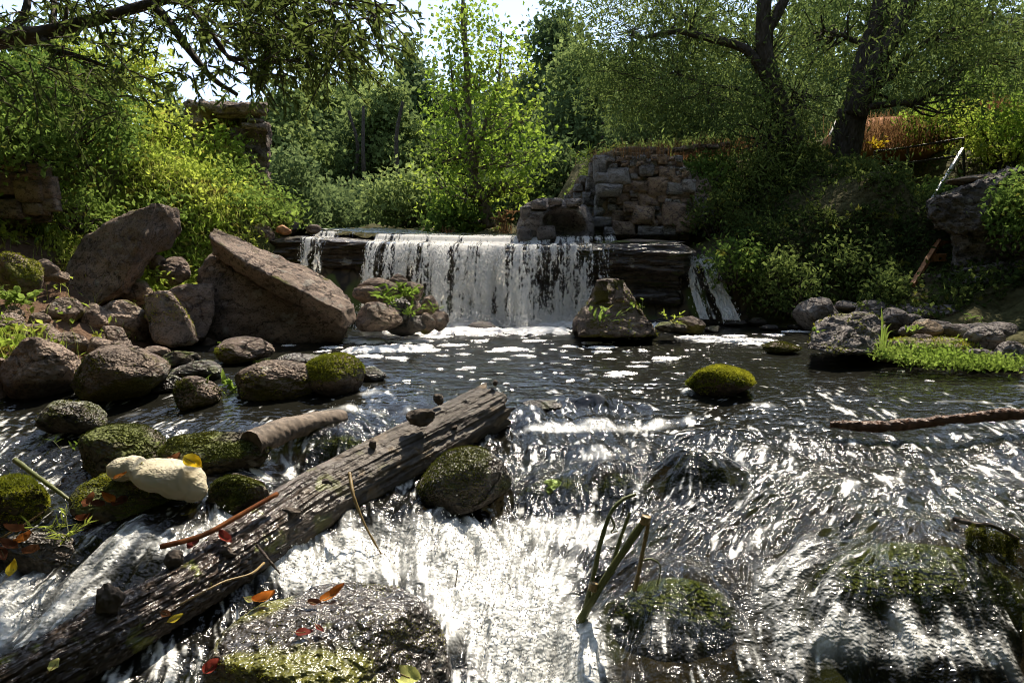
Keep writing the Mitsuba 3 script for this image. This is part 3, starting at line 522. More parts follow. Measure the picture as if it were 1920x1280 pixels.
obj('plunge_foam', cat(big), 'foam_white', kind='stuff', label='thick white foam churned up at the foot of the falls', cat='foam')
RAFT = [(620, 652, 36), (770, 640, 60), (850, 648, 45), (690, 668, 40), (745, 672, 30), (960, 655, 60), (900, 640, 50), (1010, 640, 40), (880, 690, 26), (1110, 643, 34), (1125, 652, 40), (1130, 660, 30), (1080, 675, 22), (1145, 675, 26), (1200, 688, 34), (1165, 700, 40), (1150, 706, 30), (1110, 703, 18), (1100, 695, 14), (1250, 672, 36), (1235, 678, 20), (1210, 680, 16), (980, 668, 36), (940, 674, 26),
        (1340, 640, 50), (1410, 645, 46), (1290, 632, 40), (1380, 630, 36), (1450, 628, 30), (1490, 622, 40), (830, 668, 30), (790, 660, 34), (1040, 682, 14), (1660, 700, 18), (1740, 715, 16), (1690, 697, 12), (480, 655, 34), (540, 648, 20), (455, 667, 18), (870, 665, 24), (1010, 700, 12), (1230, 712, 10), (925, 660, 30), (1065, 650, 26), (1175, 660, 14), (760, 655, 40), (820, 632, 50), (1120, 690, 12)]
for px, py, w in RAFT:
    c = on(px, py, -.003); r = w * c[1] / FPX / 2 * 1.25
    obj('foam_raft', foam_patch(c, r, r * rg.uniform(.5, .8), .010, rg, 13), 'foam_white', label='flat white foam raft drifting on the dark pool below the falls', cat='foam', group='foam rafts drifting on the pool')
fl = []
for _ in range(420):
    px, py = rg.uniform(560, 1500), rg.uniform(625, 735) ; c = on(px, py, -.002)
    if rg.random() < np.exp(-(((px - 950) / 380) ** 2)) * np.interp(py, [625, 735], [1, .25]): fl.append(foam_patch(c, rg.uniform(.012, .05), rg.uniform(.012, .04), .006, rg, 4, 9))
obj('foam_flecks', cat(fl), 'foam_white', kind='stuff', label='small white foam flecks strewn over the pool', cat='foam')

# ---------------------------------------------------------------- ruined masonry
def stone(parent, px, py, w, h, y, mat_, seed, sub=3, ang=.55):
    """One rough block of masonry: the hull of a box with shifted corners, chipped."""
    c = at(px, py, y); s = y / FPX; rg = np.random.default_rng(seed); q = []
    for sx in (-1, 1):
        for sy in (-1, 1):
            for sz in (-1, 1): q.append(np.array([sx * w * s * .56, sy * w * s * .42, sz * h * s * .56]) * rg.uniform(.68, 1.0, 3))
    q += [np.array([0, -w * s * .5, 0]) + rg.normal(size=3) * w * s * .1]
    m = hullrock([q], seed, max(w * s * .22, .025), w * s * .035, 3.2 / max(w * s, .05) * .5, 2)
    m.apply_translation(c); return obj('stone', m, mat_, parent)
rw = thing('rubble_wall', 'ruined wall of rounded rubble stones and pale mortar beside the falls', 'wall')
def wy(px): return np.interp(px, [1040, 1090, 1140, 1290], [11.9, 11.6, 11.15, 11.0])
core = hullrock([[at(1105, 300, 11.6), at(1130, 288, 11.35), at(1145, 287, 11.25), at(1240, 284, 11.2), at(1262, 300, 11.2), at(1280, 345, 11.15), at(1130, 455, 11.2), at(1285, 455, 11.1), at(1110, 300, 12.3), at(1265, 295, 12.3), at(1270, 460, 12), at(1100, 460, 12)],
                 [at(1090, 330, 11.7), at(1060, 375, 11.8), at(1050, 455, 11.6), at(1140, 455, 11.25), at(1130, 340, 11.4), at(1100, 340, 12.3), at(1060, 380, 12.3), at(1140, 400, 12.3), at(1050, 455, 12.2)]], 8, .06, .035, 5)
obj('mortar_core', core, 'mortar', rw)
rg = np.random.default_rng(40)
pts = []
for px, py, w, h in ((1128, 312, 32, 48), (1134, 336, 36, 22), (1140, 357, 48, 26), (1128, 376, 26, 24), (1126, 397, 28, 22), (1130, 416, 40, 20), (1122, 437, 34, 24), (1146, 436, 28, 22), (1108, 345, 20, 24), (1104, 372, 22, 26), (1100, 398, 24, 24), (1098, 425, 28, 26), (1290, 350, 30, 26), (1310, 385, 34, 30), (1285, 420, 40, 34), (1322, 410, 26, 30), (1084, 372, 20, 20), (1072, 385, 20, 18), (1112, 320, 18, 26), (1085, 352, 18, 14), (1068, 372, 24, 12), (1096, 336, 18, 14), (1176, 348, 24, 24), (1168, 372, 28, 22), (1200, 350, 28, 20), (1232, 352, 40, 40), (1205, 405, 42, 34), (1218, 436, 48, 30), (1262, 400, 40, 46), (1170, 432, 40, 34), (1160, 330, 40, 30), (1215, 376, 44, 26), (1250, 325, 30, 26), (1212, 320, 26, 20), (1180, 320, 24, 18), (1160, 405, 26, 22), (1255, 435, 30, 24)):
    pts.append((px, py, w, h))
while len(pts) < 105:
    px, py = rg.uniform(1100, 1285), rg.uniform(295, 450); w = rg.uniform(12, 30); h = w * rg.uniform(.55, .95)
    if py < np.interp(px, [1100, 1130, 1285], [340, 292, 296]): continue
    if all(np.hypot((px - q[0]) / (w + q[2]), (py - q[1]) / (h + q[3])) > .42 for q in pts): pts.append((px, py, w, h))
for i, (px, py, w, h) in enumerate(pts):
    pale = px < 1150 or rg.random() < .35
    stone(rw, px, py, w, h, wy(px) + .02 + rg.uniform(-.05, .05), 'wall_grey' if pale else 'wall_stone', 400 + i, 3, .95)
for i, px in enumerate((1165, 1180, 1200, 1222, 1246, 1270, 1290, 1312, 1336, 1360)):
    stone(rw, px, np.interp(px, [1160, 1250, 1360], [282, 281, 272]) + rg.uniform(-2, 2), rg.uniform(16, 26), rg.uniform(8, 12), 11.5, 'rock_tan', 600 + i, 2)

obj('rock_face', hullrock([[at(1262, 300, 11.3), at(1300, 318, 11.3), at(1335, 350, 11.2), at(1330, 420, 11.0), at(1270, 450, 11.0), at(1262, 340, 11.05), at(1310, 370, 11.0), at(1270, 310, 12), at(1335, 360, 12), at(1320, 430, 12)]], 18, .05, .05, 5), 'wall_stone', rw)
# fallen lump of masonry with a hollow
blk = m3.Manifold.hull_points(np.array([at(968, 425, 10.65), at(985, 385, 10.7), at(1010, 376, 10.75), at(1060, 374, 10.8), at(1100, 385, 10.8), at(1112, 420, 10.75), at(1108, 455, 10.55), at(975, 452, 10.45), at(1000, 400, 10.4), at(1080, 392, 10.45), at(1000, 380, 11.4), at(1100, 390, 11.4), at(975, 455, 11.3), at(1110, 460, 11.3)]))
hole = m3.Manifold.sphere(1.0, 40).scale((.33, .36, .22)).rotate((0, 12, 0)).translate(at(1062, 423, 10.42).tolist())
bm = (blk - hole).refine_to_length(.045).to_mesh(); bm = trimesh.Trimesh(bm.vert_properties[:, :3], bm.tri_verts, process=True)
trimesh.smoothing.filter_taubin(bm, iterations=6); displace(bm, .05, 2.5, 3); displace(bm, .025, 8, 4)
fw = obj('masonry_block', bm, 'rock_grey', label='fallen block of old masonry with a dark round hollow at the brink', cat='masonry block')
for i, (px, py, w, h) in enumerate(((1024, 436, 36, 30), (984, 440, 30, 26), (1010, 385, 30, 16), (1040, 378, 26, 12), (1075, 380, 30, 14), (985, 400, 22, 26))):
    stone(fw, px, py, w, h, 10.5, 'rock_grey', 650 + i)

# ruin on the crest of the left bank: a stone corner pier under an overhanging slab
ru = thing('ruined_pier', 'ruined stone corner pier with an overhanging slab on the left bank', 'ruin')
def hx(parent, name, corners, seed, mat_, amp=.03, edge=.05): return obj(name, hullrock([corners], seed, edge, amp, 5), mat_, parent)
def box_px(x0, y0, x1, y1, ya, yb): return [at(x, y, d) for x in (x0, x1) for y in (y0, y1) for d in (ya, yb)]
hx(ru, 'pillar', box_px(412, 252, 503, 430, 12.0, 12.8) + box_px(462, 232, 503, 260, 12.0, 12.8), 1, 'rock_brown', .06)
hx(ru, 'slab', box_px(408, 196, 500, 214, 11.8, 12.9) + [at(350, 190, 12.6)], 2, 'rock_brown', .04)
hx(ru, 'course', box_px(406, 213, 488, 222, 11.9, 12.8), 3, 'rock_tan', .02)
hx(ru, 'wall_back', box_px(350, 198, 480, 420, 12.35, 13.2), 4, 'rock_brown', .08)
for i, (px, py, w, h, m_) in enumerate(((478, 226, 28, 9, 'rock_grey'), (470, 236, 26, 12, 'rock_tan'), (490, 238, 24, 14, 'rock_brown'), (440, 205, 40, 16, 'rock_brown'), (480, 204, 34, 16, 'rock_brown'))):
    stone(ru, px, py, w, h, 11.93, m_, 700 + i)
ow = thing('old_stone_wall', 'old wall of big rounded stones half hidden by bushes at the far left', 'wall')
obj('core', hullrock([[at(-60, 285, 8.9), at(105, 340, 8.8), at(-60, 430, 8.6), at(100, 420, 8.6), at(-60, 285, 9.8), at(110, 350, 9.6), at(-60, 430, 9.8), at(100, 420, 9.7)]], 6, .07, .05), 'rock_brown', ow)
for i, (px, py, w, h) in enumerate(((20, 300, 60, 34), (60, 322, 56, 34), (12, 345, 60, 46), (62, 360, 52, 46), (92, 352, 30, 40), (20, 392, 56, 36), (70, 392, 40, 26), (-30, 330, 60, 60), (-30, 390, 60, 40), (95, 385, 30, 24))):
    stone(ow, px, py, w, h, 8.55, 'rock_brown' if i % 3 else 'rock_tan', 720 + i)

# outcrop on the right bank
MESHES[obj('rock_outcrop', hullrock([
    [at(1733, 385, 9.3), at(1762, 366, 9.2), at(1830, 345, 9.2), at(1930, 312, 9.2), at(1945, 420, 8.9), at(1745, 412, 9.2), at(1790, 440, 9.1), at(1740, 380, 10), at(1940, 300, 10.6), at(1800, 440, 10.4)],
    [at(1782, 420, 9.3), at(1795, 470, 9.2), at(1950, 420, 9.0), at(1950, 520, 8.9), at(1790, 510, 9.2), at(1800, 430, 10.2), at(1950, 420, 10.2), at(1800, 520, 10.2)],
    [at(1755, 520, 9.3), at(1765, 545, 9.1), at(1800, 505, 9.0), at(1950, 480, 8.8), at(1960, 590, 8.5), at(1880, 570, 8.7), at(1800, 560, 8.95), at(1770, 580, 9.3), at(1960, 600, 9.9), at(1770, 580, 10)]], 12, .04, .07, 4, 2), 'rock_outcrop', label='dark overhanging rock outcrop beside the wooden steps on the right bank', cat='rock outcrop')] = None

# railings, handrail and steps on the right bank
rl = thing('railing', 'dark metal railing with two rails high on the right bank', 'railing')
for pts_ in ([at(1640, 284, 12.9), at(1700, 277, 12.6), at(1808, 259, 12.0)], [at(1625, 318, 12.9), at(1700, 306, 12.6), at(1806, 291, 12.0)]): obj('rail', tube(catmull(pts_, 20), .016, 8), 'metal_dark', rl)
for px, y0, y1, d in ((1640, 284, 345, 12.9), (1702, 276, 350, 12.6), (1806, 258, 340, 12.0)): obj('post', tube([at(px, y0, d), at(px + 2, y1, d)], .02, 8), 'metal_dark', rl)
rl2 = thing('railing', 'short dark railing half hidden by leaves left of the leaning tree', 'railing')
obj('rail', tube([at(1418, 336, 12.6), at(1462, 318, 12.4)], .014, 8), 'metal_pale', rl2); obj('post', tube([at(1440, 327, 12.5), at(1440, 380, 12.5)], .016, 8), 'metal_dark', rl2)
def flatbar(name, a, b, w, t, mat_, **kw):
    a, b = np.array(a), np.array(b); L = np.linalg.norm(b - a); m = trimesh.creation.box([L, t, w]); x = (b - a) / L; y = np.cross([0, 0, 1.0], x); y /= np.linalg.norm(y); zc = np.cross(x, y)
    M = np.eye(4); M[:3, 0], M[:3, 1], M[:3, 2], M[:3, 3] = x, y, zc, (a + b) / 2; m.apply_transform(M); return obj(name, m, mat_, smooth=False, **kw)
flatbar('handrail', at(1805, 280, 11.6), at(1700, 452, 10.0), .05, .03, 'metal_pale', label='pale flat handrail slanting down beside the rock outcrop', cat='handrail')
obj('post', tube([at(1722, 415, 10.3), at(1724, 470, 10.2)], .02, 8), 'metal_dark', 'handrail')
flatbar('handrail', at(1580, 204, 13.2), at(1556, 255, 12.8), .04, .03, 'metal_pale', label='upper pale handrail just left of the leaning tree trunk', cat='handrail')
flatbar('handrail', at(1615, 254, 13.0), at(1596, 318, 12.6), .04, .03, 'wood_grey', label='thin sunlit handrail just right of the leaning tree trunk', cat='handrail')
ws = thing('wooden_steps', 'orange brown wooden steps beside the rock outcrop', 'steps')
def plank(nm, a, b, w, t, m_, parent):
    a, b = np.array(a), np.array(b); L = np.linalg.norm(b - a); m = trimesh.creation.box([L, t, w]); x = (b - a) / L; y = np.cross([0, 0, 1.0], x); y /= np.linalg.norm(y); zc = np.cross(x, y)
    M = np.eye(4); M[:3, 0], M[:3, 1], M[:3, 2], M[:3, 3] = x, y, zc, (a + b) / 2; m.apply_transform(M); return obj(nm, m, m_, parent, False)
plank('stringer', at(1761, 452, 9.75), at(1711, 534, 9.1), .055, .05, 'wood_orange', ws)
for px0, px1, py, d in ((1757, 1782, 459, 9.75), (1746, 1772, 484, 9.55), (1727, 1752, 522, 9.25)): plank('tread', at(px0, py, d), at(px1, py - 2, d + .02), .09, .05, 'wood_orange' if py < 500 else 'wood_grey', ws)
for i, (px, py, w, h) in enumerate(((1702, 543, 34, 12), (1715, 556, 50, 14), (1700, 568, 60, 14))):
    boulder('step_stone', px, py + h / 2, w, h, .3, 'rock_grey', ('top flat stone step below the wooden steps', 'middle flat stone step below the wooden steps', 'lowest flat stone step below the wooden steps')[i], 740 + i, .5, .8, 3, y=9.1 - .1 * i, cat_='stone step')
# ---------------------------------------------------------------- the big rocks of the left bank
def big(name, groups, seed, mat_, label, edge=.045, amp=.022, freq=5, smooth=3):
    m = hullrock(groups, seed, edge, amp, freq, smooth); k = obj(name, m, mat_, label=label, cat='boulder'); MESHES[k] = m; return k
big('leaning_boulder', [[at(292, 379, 8.1), at(266, 450, 7.95), at(228, 540, 7.9), at(112, 520, 8.5), at(150, 447, 8.6), at(205, 414, 8.6), at(125, 562, 8.3), at(175, 572, 8.0), at(300, 470, 8.6), at(245, 548, 8.5), at(200, 425, 9.4), at(280, 400, 9.2), at(150, 565, 9.2)],
    [at(292, 379, 8.12), at(336, 391, 8.85), at(343, 432, 8.95), at(318, 468, 8.85), at(278, 482, 8.5), at(266, 452, 8.0), at(300, 400, 9.4), at(330, 440, 9.4), at(270, 475, 9.2)],
    [at(232, 500, 7.95), at(262, 520, 8.3), at(240, 552, 8.3), at(222, 545, 7.95), at(265, 480, 8.3), at(240, 550, 8.8)]], 21, 'rock_brown', 'huge dark leaning boulder with a sharp ridge and a rough right face', amp=.024, edge=.04, smooth=2)
tl = [at(402, 427, 8.8), at(450, 447, 9.15), at(530, 482, 9.15), at(605, 513, 9.0), at(657, 556, 8.6), at(662, 570, 8.2), at(640, 583, 7.85), at(560, 543, 7.85), at(475, 503, 8.0), at(392, 444, 8.35)]
big('slab_boulder', [tl + [p + [0.02, .10, -.20] for p in tl],
    [at(372, 505, 8.55), at(395, 480, 8.5), at(470, 530, 8.25), at(560, 575, 8.1), at(640, 600, 8.1), at(655, 612, 8.3), at(640, 645, 8.1), at(500, 650, 8.1), at(370, 645, 8.3), at(375, 560, 8.4), at(400, 470, 9.4), at(600, 540, 9.3), at(650, 620, 9.2), at(375, 620, 9.4)],
    [at(393, 436, 8.5), at(402, 427, 8.7), at(430, 440, 8.9), at(440, 470, 8.3), at(400, 478, 8.35), at(440, 470, 9.1)]], 24, 'rock_brown', 'long brown slab boulder with a sunlit top sloping down to the pool', amp=.024, edge=.04)
big('split_boulder', [[at(268, 552, 7.6), at(300, 541, 7.5), at(322, 545, 7.5), at(350, 590, 7.35), at(372, 640, 7.35), at(325, 652, 7.2), at(290, 642, 7.25), at(272, 600, 7.4), at(300, 545, 8.0), at(360, 600, 8.0), at(280, 600, 8.0), at(350, 648, 8.0)]], 27, 'rock_brown', 'upright split boulder with a moss grown right edge at the waterline', amp=.02)
big('dark_slab', [[at(310, 545, 8.0), at(350, 531, 8.1), at(400, 530, 8.2), at(402, 600, 8.0), at(385, 640, 7.9), at(330, 645, 7.8), at(315, 600, 8.5), at(395, 540, 8.6), at(385, 630, 8.6)]], 28, 'rock_brown', 'dark flat slab wedged between the split boulder and the long slab boulder')
big('pointed_rock', [[at(190, 608, 7.0), at(232, 612, 7.0), at(245, 640, 6.9), at(250, 662, 6.85), at(210, 665, 6.85), at(200, 630, 6.9), at(215, 612, 7.3), at(245, 655, 7.3), at(210, 665, 7.3)], [at(207, 640, 6.8), at(245, 635, 6.8), at(262, 680, 6.6), at(272, 700, 6.55), at(205, 700, 6.5), at(215, 645, 6.6), at(260, 690, 7.1), at(205, 690, 7.1)]], 29, 'rock_mossy', 'small pointed rock with a beak like tip above the big rounded boulder', .03, .015, 8)
big('jagged_rock', [[at(1514, 640, 6.9), at(1525, 612, 6.9), at(1560, 590, 6.9), at(1600, 582, 7.0), at(1640, 590, 6.9), at(1660, 612, 6.8), at(1650, 662, 6.6), at(1570, 664, 6.55), at(1516, 655, 6.7), at(1545, 600, 7.6), at(1650, 600, 7.7), at(1660, 660, 7.6), at(1520, 650, 7.5)]], 31, 'rock_grey', 'jagged cracked boulder with a mossy left foot beside the right islet', .03, .03, 7)
big('pyramid_rock', [[at(1118, 528, 8.3), at(1135, 520, 8.3), at(1170, 522, 8.35), at(1172, 545, 8.2), at(1190, 580, 8.1), at(1228, 610, 8.0), at(1228, 632, 7.95), at(1085, 632, 7.9), at(1078, 600, 8.1), at(1115, 560, 8.2), at(1130, 525, 8.8), at(1170, 530, 8.8), at(1225, 630, 8.8), at(1085, 630, 8.8)], [at(1117, 524, 8.15), at(1140, 522, 8.15), at(1142, 560, 8.1), at(1112, 570, 8.1), at(1120, 540, 8.5), at(1140, 560, 8.5)], [at(1150, 521, 8.2), at(1172, 519, 8.2), at(1175, 560, 8.1), at(1150, 565, 8.1), at(1160, 540, 8.6)]], 33, 'rock_mossy', 'pyramid shaped mossy rock pile in front of the right end of the falls', .035, .03, 6)

def R(px, base, w, h, z, m, label, seed, name='boulder', **k): return boulder(name, px, base, w, h, z, m, label, seed, **k)
R(1105, 634, 62, 58, 0, 'rock_mossy', 'rounded boulder leaning on the left foot of the pyramid shaped rock', 41, angular=.25)
R(215, 642, 104, 78, .12, 'rock_brown', 'rounded brown boulder left of the split boulder with a sunlit crown', 42, angular=.3, y=7.5)
R(312, 532, 74, 50, 0, 'rock_brown', 'broken block under the overhang of the leaning boulder', 43, angular=.8, y=8.9)
R(250, 566, 60, 44, 0, 'rock_tan', 'ochre broken stone just below the leaning boulder', 44, angular=.8, y=8.3)
R(280, 510, 50, 34, 0, 'rock_tan', 'small ochre stone at the back of the leaning boulder', 45, angular=.8, y=8.9)
big_r = R(196, 756, 186, 104, -.07, 'rock_mossy', 'big rounded boulder with a bare top and rusty moss below at the left waterline', 46, sub=5, angular=.35, rough=.045)
R(50, 745, 150, 112, -.05, 'rock_brown', 'large dark boulder at the left edge beside the big rounded boulder', 47, sub=5, angular=.6)
R(50, 672, 120, 72, .12, 'rock_brown', 'shaded boulder at the left edge behind the large dark boulder', 48, y=6.9)
R(118, 674, 84, 52, .1, 'rock_brown', 'wrinkled brown rock behind the big rounded boulder', 49, y=6.75, angular=.7, rough=.08)
R(178, 668, 62, 36, .08, 'rock_brown', 'low dark rock between the wrinkled rock and the pointed rock', 50, y=6.7)
R(132, 642, 72, 48, .2, 'rock_brown', 'shaded block below the bare earth path', 51, y=7.6)
R(20, 548, 84, 78, .5, 'rock_capmoss', 'yellow mossed boulder at the left edge beside the earth path', 52, y=7.2, angular=.7)
R(80, 522, 48, 36, .5, 'rock_brown', 'small flat faced stone on the earth path under the leaning boulder', 53, y=7.9, angular=.8)
R(108, 528, 34, 20, .5, 'rock_brown', 'smallest stone on the earth path touching the leaning boulder', 54, y=7.9, angular=.8)
R(85, 745, 60, 50, -.05, 'rock_dark', 'dark wet stone at the water between the two big left boulders', 55, y=5.9)
R(270, 745, 60, 70, -.05, 'rock_mossy', 'mossy flank stone at the right side of the big rounded boulder', 56, y=5.95, angular=.4)
R(118, 816, 140, 62, -.13, 'rock_dark', 'low dark mossy boulder in the left channel below the big rounded boulder', 57, angular=.3)
R(200, 912, 176, 106, -.26, 'rock_green', 'red topped boulder in the left channel behind the cream foam', 58, sub=5, angular=.3, rough=.04)
R(395, 906, 240, 102, -.22, 'rock_green', 'long moss covered boulder under the sawn log', 59, sub=5, angular=.35, rough=.045, depth=.6)
R(230, 985, 260, 96, -.30, 'rock_green', 'flat mossy boulder that carries the cream foam and brown leaves', 60, sub=5, angular=.4, rough=.04, depth=.6)
R(440, 985, 120, 92, -.28, 'rock_green', 'small wedge shaped mossy boulder just left of the fallen log', 61, angular=.6, depth=.7)
R(10, 985, 110, 90, -.32, 'rock_green', 'yellow mossed boulder at the left edge above the leaf litter', 62, angular=.4)
R(70, 1110, 190, 120, -.45, 'rock_dark', 'dark wet boulder under the leaf litter at the left edge', 63, angular=.4, depth=.5, y=3.55)
R(355, 768, 94, 60, -.05, 'rock_mossy', 'mossy boulder left of the broad leaved plant', 64, angular=.3)
R(488, 752, 184, 74, -.03, 'rock_mossy', 'pinkish bare boulder with a mossy foot right of the broad leaved plant', 65, sub=5, angular=.3, rough=.045)
R(621, 744, 120, 76, -.02, 'rock_capmoss', 'round boulder with a bright moss cap at the pool outlet', 66, sub=5, angular=.2, rough=.035)
R(445, 684, 112, 50, 0, 'rock_mossy', 'low round boulder with a bare pink crown in front of the slab boulder', 67, angular=.25)
R(288, 668, 50, 18, 0, 'rock_brown', 'flat sunlit stone at the foot of the split boulder', 68, angular=.3, y=7.0)
R(332, 692, 74, 36, -.02, 'rock_green', 'dark mossy stone in the side channel behind the mossy boulder', 69, angular=.3)
R(355, 722, 110, 42, -.03, 'rock_dark', 'flat wet stone in the side channel', 70, angular=.4)
R(552, 694, 100, 28, -.02, 'rock_dark', 'flat wet grey stone behind the boulder with the bright moss cap', 71, angular=.3)
R(695, 722, 56, 34, -.03, 'rock_dark', 'wet stone right of the boulder with the bright moss cap', 72, angular=.3)
R(300, 740, 70, 34, -.06, 'rock_dark', 'wet stone in the gap right of the big rounded boulder', 73, angular=.4)
R(905, 620, 58, 16, 0, 'rock_grey', 'flat rock in the white foam below the falls', 74, angular=.3)
R(978, 612, 34, 8, 0, 'rock_grey', 'tiny flat rock in the white foam right of the larger flat rock', 75, angular=.3)
rgs = np.random.default_rng(314)
FILL = []
while len(FILL) < 34:
    x_, y_ = rgs.uniform(-4.6, -2.3), rgs.uniform(5.9, 8.9)
    dl_ = float(signed(LSH, np.array([x_]), np.array([y_]))[0])
    if -.25 < dl_ < 1.3 and all(np.hypot(x_ - q[0], y_ - q[1]) > .16 for q in FILL): FILL.append((x_, y_))
for i, (x_, y_) in enumerate(FILL):
    r_ = rgs.uniform(.06, .17); m = rock((r_ * rgs.uniform(.8, 1.4), r_, r_ * rgs.uniform(.6, 1.0)), 2000 + i, 3, rgs.uniform(.5, 1), .06, planes=8, low=.55)
    m.apply_translation([x_, y_, max(float(ground(np.array([x_]), np.array([y_]))[0]), -.05) + r_ * .25])
    obj('small_stone', m, ('rock_brown', 'rock_mossy', 'rock_tan', 'rock_brown')[i % 4], label='small broken stone wedged between the boulders of the left bank', cat='stone', group='small stones between the left bank boulders')
# island of boulders before the falls
R(705, 622, 92, 54, 0, 'rock_brown', 'large boulder at the lower left of the planted rock island', 76, y=8.1, angular=.4)
R(690, 570, 64, 40, .3, 'rock_brown', 'tan flat topped stone at the left of the planted rock island', 77, y=8.5, angular=.8)
R(712, 566, 96, 46, .3, 'rock_brown', 'wide sunlit slab across the top of the planted rock island', 78, y=8.6, angular=.5)
R(742, 540, 40, 28, .5, 'rock_brown', 'topmost small stone of the planted rock island', 79, y=8.7)
R(768, 562, 52, 36, .3, 'rock_brown', 'upper right stone of the planted rock island', 80, y=8.6)
R(750, 622, 90, 66, 0, 'rock_dark', 'dark core stone in the middle of the planted rock island', 81, y=8.3)
R(803, 588, 38, 34, .1, 'rock_brown', 'round stone on the right shoulder of the planted rock island', 82, y=8.4, angular=.2)
R(778, 592, 26, 28, .1, 'rock_brown', 'small round stone at the right centre of the planted rock island', 83, y=8.15, angular=.2)
R(824, 617, 36, 34, 0, 'rock_brown', 'round sunlit stone at the right tip of the planted rock island', 84, y=8.2, angular=.2)
R(798, 622, 36, 36, 0, 'rock_mossy', 'rusty stone below the right shoulder of the planted rock island', 85, y=8.1)
R(780, 622, 40, 30, 0, 'rock_dark', 'dark stone at the front of the planted rock island', 86, y=8.05)
# middle of the stream and right shore
R(1362, 748, 124, 56, -.03, 'rock_capmoss', 'round boulder with a thick green moss coat alone in the stream', 87, sub=5, angular=.15, rough=.03)
R(1295, 626, 64, 32, 0, 'rock_mossy', 'low rock with a dark hump right of the pyramid shaped rock', 88, angular=.4)
R(1262, 624, 60, 20, 0, 'rock_green', 'flat grassy stone right beside the pyramid shaped rock', 89, angular=.3, y=8.2)
R(1340, 624, 34, 12, 0, 'rock_dark', 'small dark stone just right of the low rock with a dark hump', 90)
R(1472, 664, 70, 22, 0, 'rock_mossy', 'low mossy stone left of the jagged cracked boulder', 91, angular=.3)
R(1543, 618, 86, 60, .04, 'rock_grey', 'smooth grey boulder behind the jagged cracked boulder', 92, angular=.3)
for i, (px, base, w, h) in enumerate(((1450, 606, 34, 16), (1425, 612, 40, 16), (1380, 612, 44, 12), (1405, 606, 26, 12), (1478, 612, 30, 10), (1445, 620, 40, 10), (1495, 618, 30, 10), (1400, 596, 24, 12), (1470, 602, 26, 10))):
    R(px, base, w, h, 0, 'rock_dark', 'small dark wet stone at the foot of the side cascade', 100 + i, 'shore_stone', sub=3, angular=.3, group='small stones at the foot of the side cascade')
SH = [(1600, 583, 60, 18, 'first flat stone right of the smooth grey boulder'), (1660, 596, 84, 32, 'wide layered grey stone behind the jagged cracked boulder'), (1665, 580, 70, 22, 'upper grey shore stone below the stone steps'), (1740, 602, 110, 34, 'long low grey shore stone in the middle of the right shore'), (1682, 614, 60, 36, 'cracked reddish shore stone above the islet'), (1718, 612, 50, 22, 'small grey shore stone right of the cracked reddish one'), (1790, 606, 76, 34, 'tilted grey shore stone with a dark left side'), (1830, 610, 70, 28, 'smooth grey shore stone below the rock outcrop'), (1868, 604, 80, 32, 'round backed shore stone under the rock outcrop'), (1760, 618, 80, 18, 'flat grey shore stone behind the islet'), (1900, 640, 100, 34, 'pale long shore stone at the right edge'), (1845, 628, 60, 22, 'wet dark shore stone behind the islet'), (1905, 690, 60, 50, 'brown boulder at the right edge beside the islet'), (1700, 570, 56, 18, 'small grey stone below the stone steps'), (1795, 578, 70, 20, 'dusty stone at the top of the right shore'), (1640, 570, 50, 16, 'low grey stone under the shaded bank'), (1925, 610, 70, 26, 'grey shore stone cut by the right edge'), (1620, 606, 50, 20, 'grey stone just behind the jagged cracked boulder')]
for i, (px, base, w, h, lb) in enumerate(SH): R(px, base, w, h, .08, 'rock_grey', lb, 120 + i, 'shore_stone', y=float(np.interp(base, [560, 600, 640, 690], [9.6, 8.6, 7.6, 6.5])), angular=.4, sink=.5)
# islet on the right
R(1775, 690, 260, 52, -.02, 'rock_capmoss', 'low mossy mound that makes the right islet', 140, sub=5, angular=.2, depth=.5)
for i, (px, base, w, h, m_, lb) in enumerate(((1745, 634, 62, 34, 'rock_tan', 'pale tan stone on the back of the right islet'), (1708, 628, 34, 16, 'rock_grey', 'smooth little stone at the left of the right islet'), (1800, 634, 60, 26, 'rock_grey', 'flat grey stone on the back of the right islet'), (1862, 662, 76, 50, 'rock_grey', 'rough grey boulder at the right end of the right islet'), (1735, 646, 40, 20, 'rock_mossy', 'moss edged stone on the crown of the right islet'), (1785, 655, 70, 20, 'rock_mossy', 'mossy step of the right islet'), (1850, 684, 80, 28, 'rock_grey', 'pale stone at the front right of the right islet'), (1670, 660, 40, 22, 'rock_mossy', 'small brown stone at the left tip of the right islet'), (1700, 662, 40, 22, 'rock_mossy', 'rusty stone near the reeds on the right islet'))):
    R(px, base, w, h, .04, m_, lb, 150 + i, y=float(np.interp(base, [620, 690], [7.3, 6.4])), angular=.5)
for i, (px, py_, w, h, y_) in enumerate(((490, 448, 44, 36, 10.3), (540, 425, 34, 38, 10.9), (530, 440, 30, 16, 10.4), (585, 438, 30, 14, 10.5))):
    R(px, py_ + h / 2 - 10, w, h, 1, ('rock_brown', 'rock_grey', 'wood_orange', 'rock_mossy')[i], ('purple brown boulder in the grass left of the falls', 'pale upright stone in the grass at the left brink of the falls', 'small red brick like stone at the left brink of the falls', 'low mossy stone where the brink begins on the left')[i], 170 + i, y=y_, sink=.5)
R(1870, 345, 130, 20, 1, 'rock_tan', 'flat tan rock shelf on top of the outcrop', 180, y=9.6, angular=.5)
R(1220, 462, 150, 14, 1, 'rock_tan', 'flat dusty rock slab on the ledge path below the rubble wall', 181, y=10.5, angular=.5)
R(1150, 460, 70, 10, 1, 'rock_green', 'low mossy stone on the ledge below the rubble wall', 182, y=10.3)
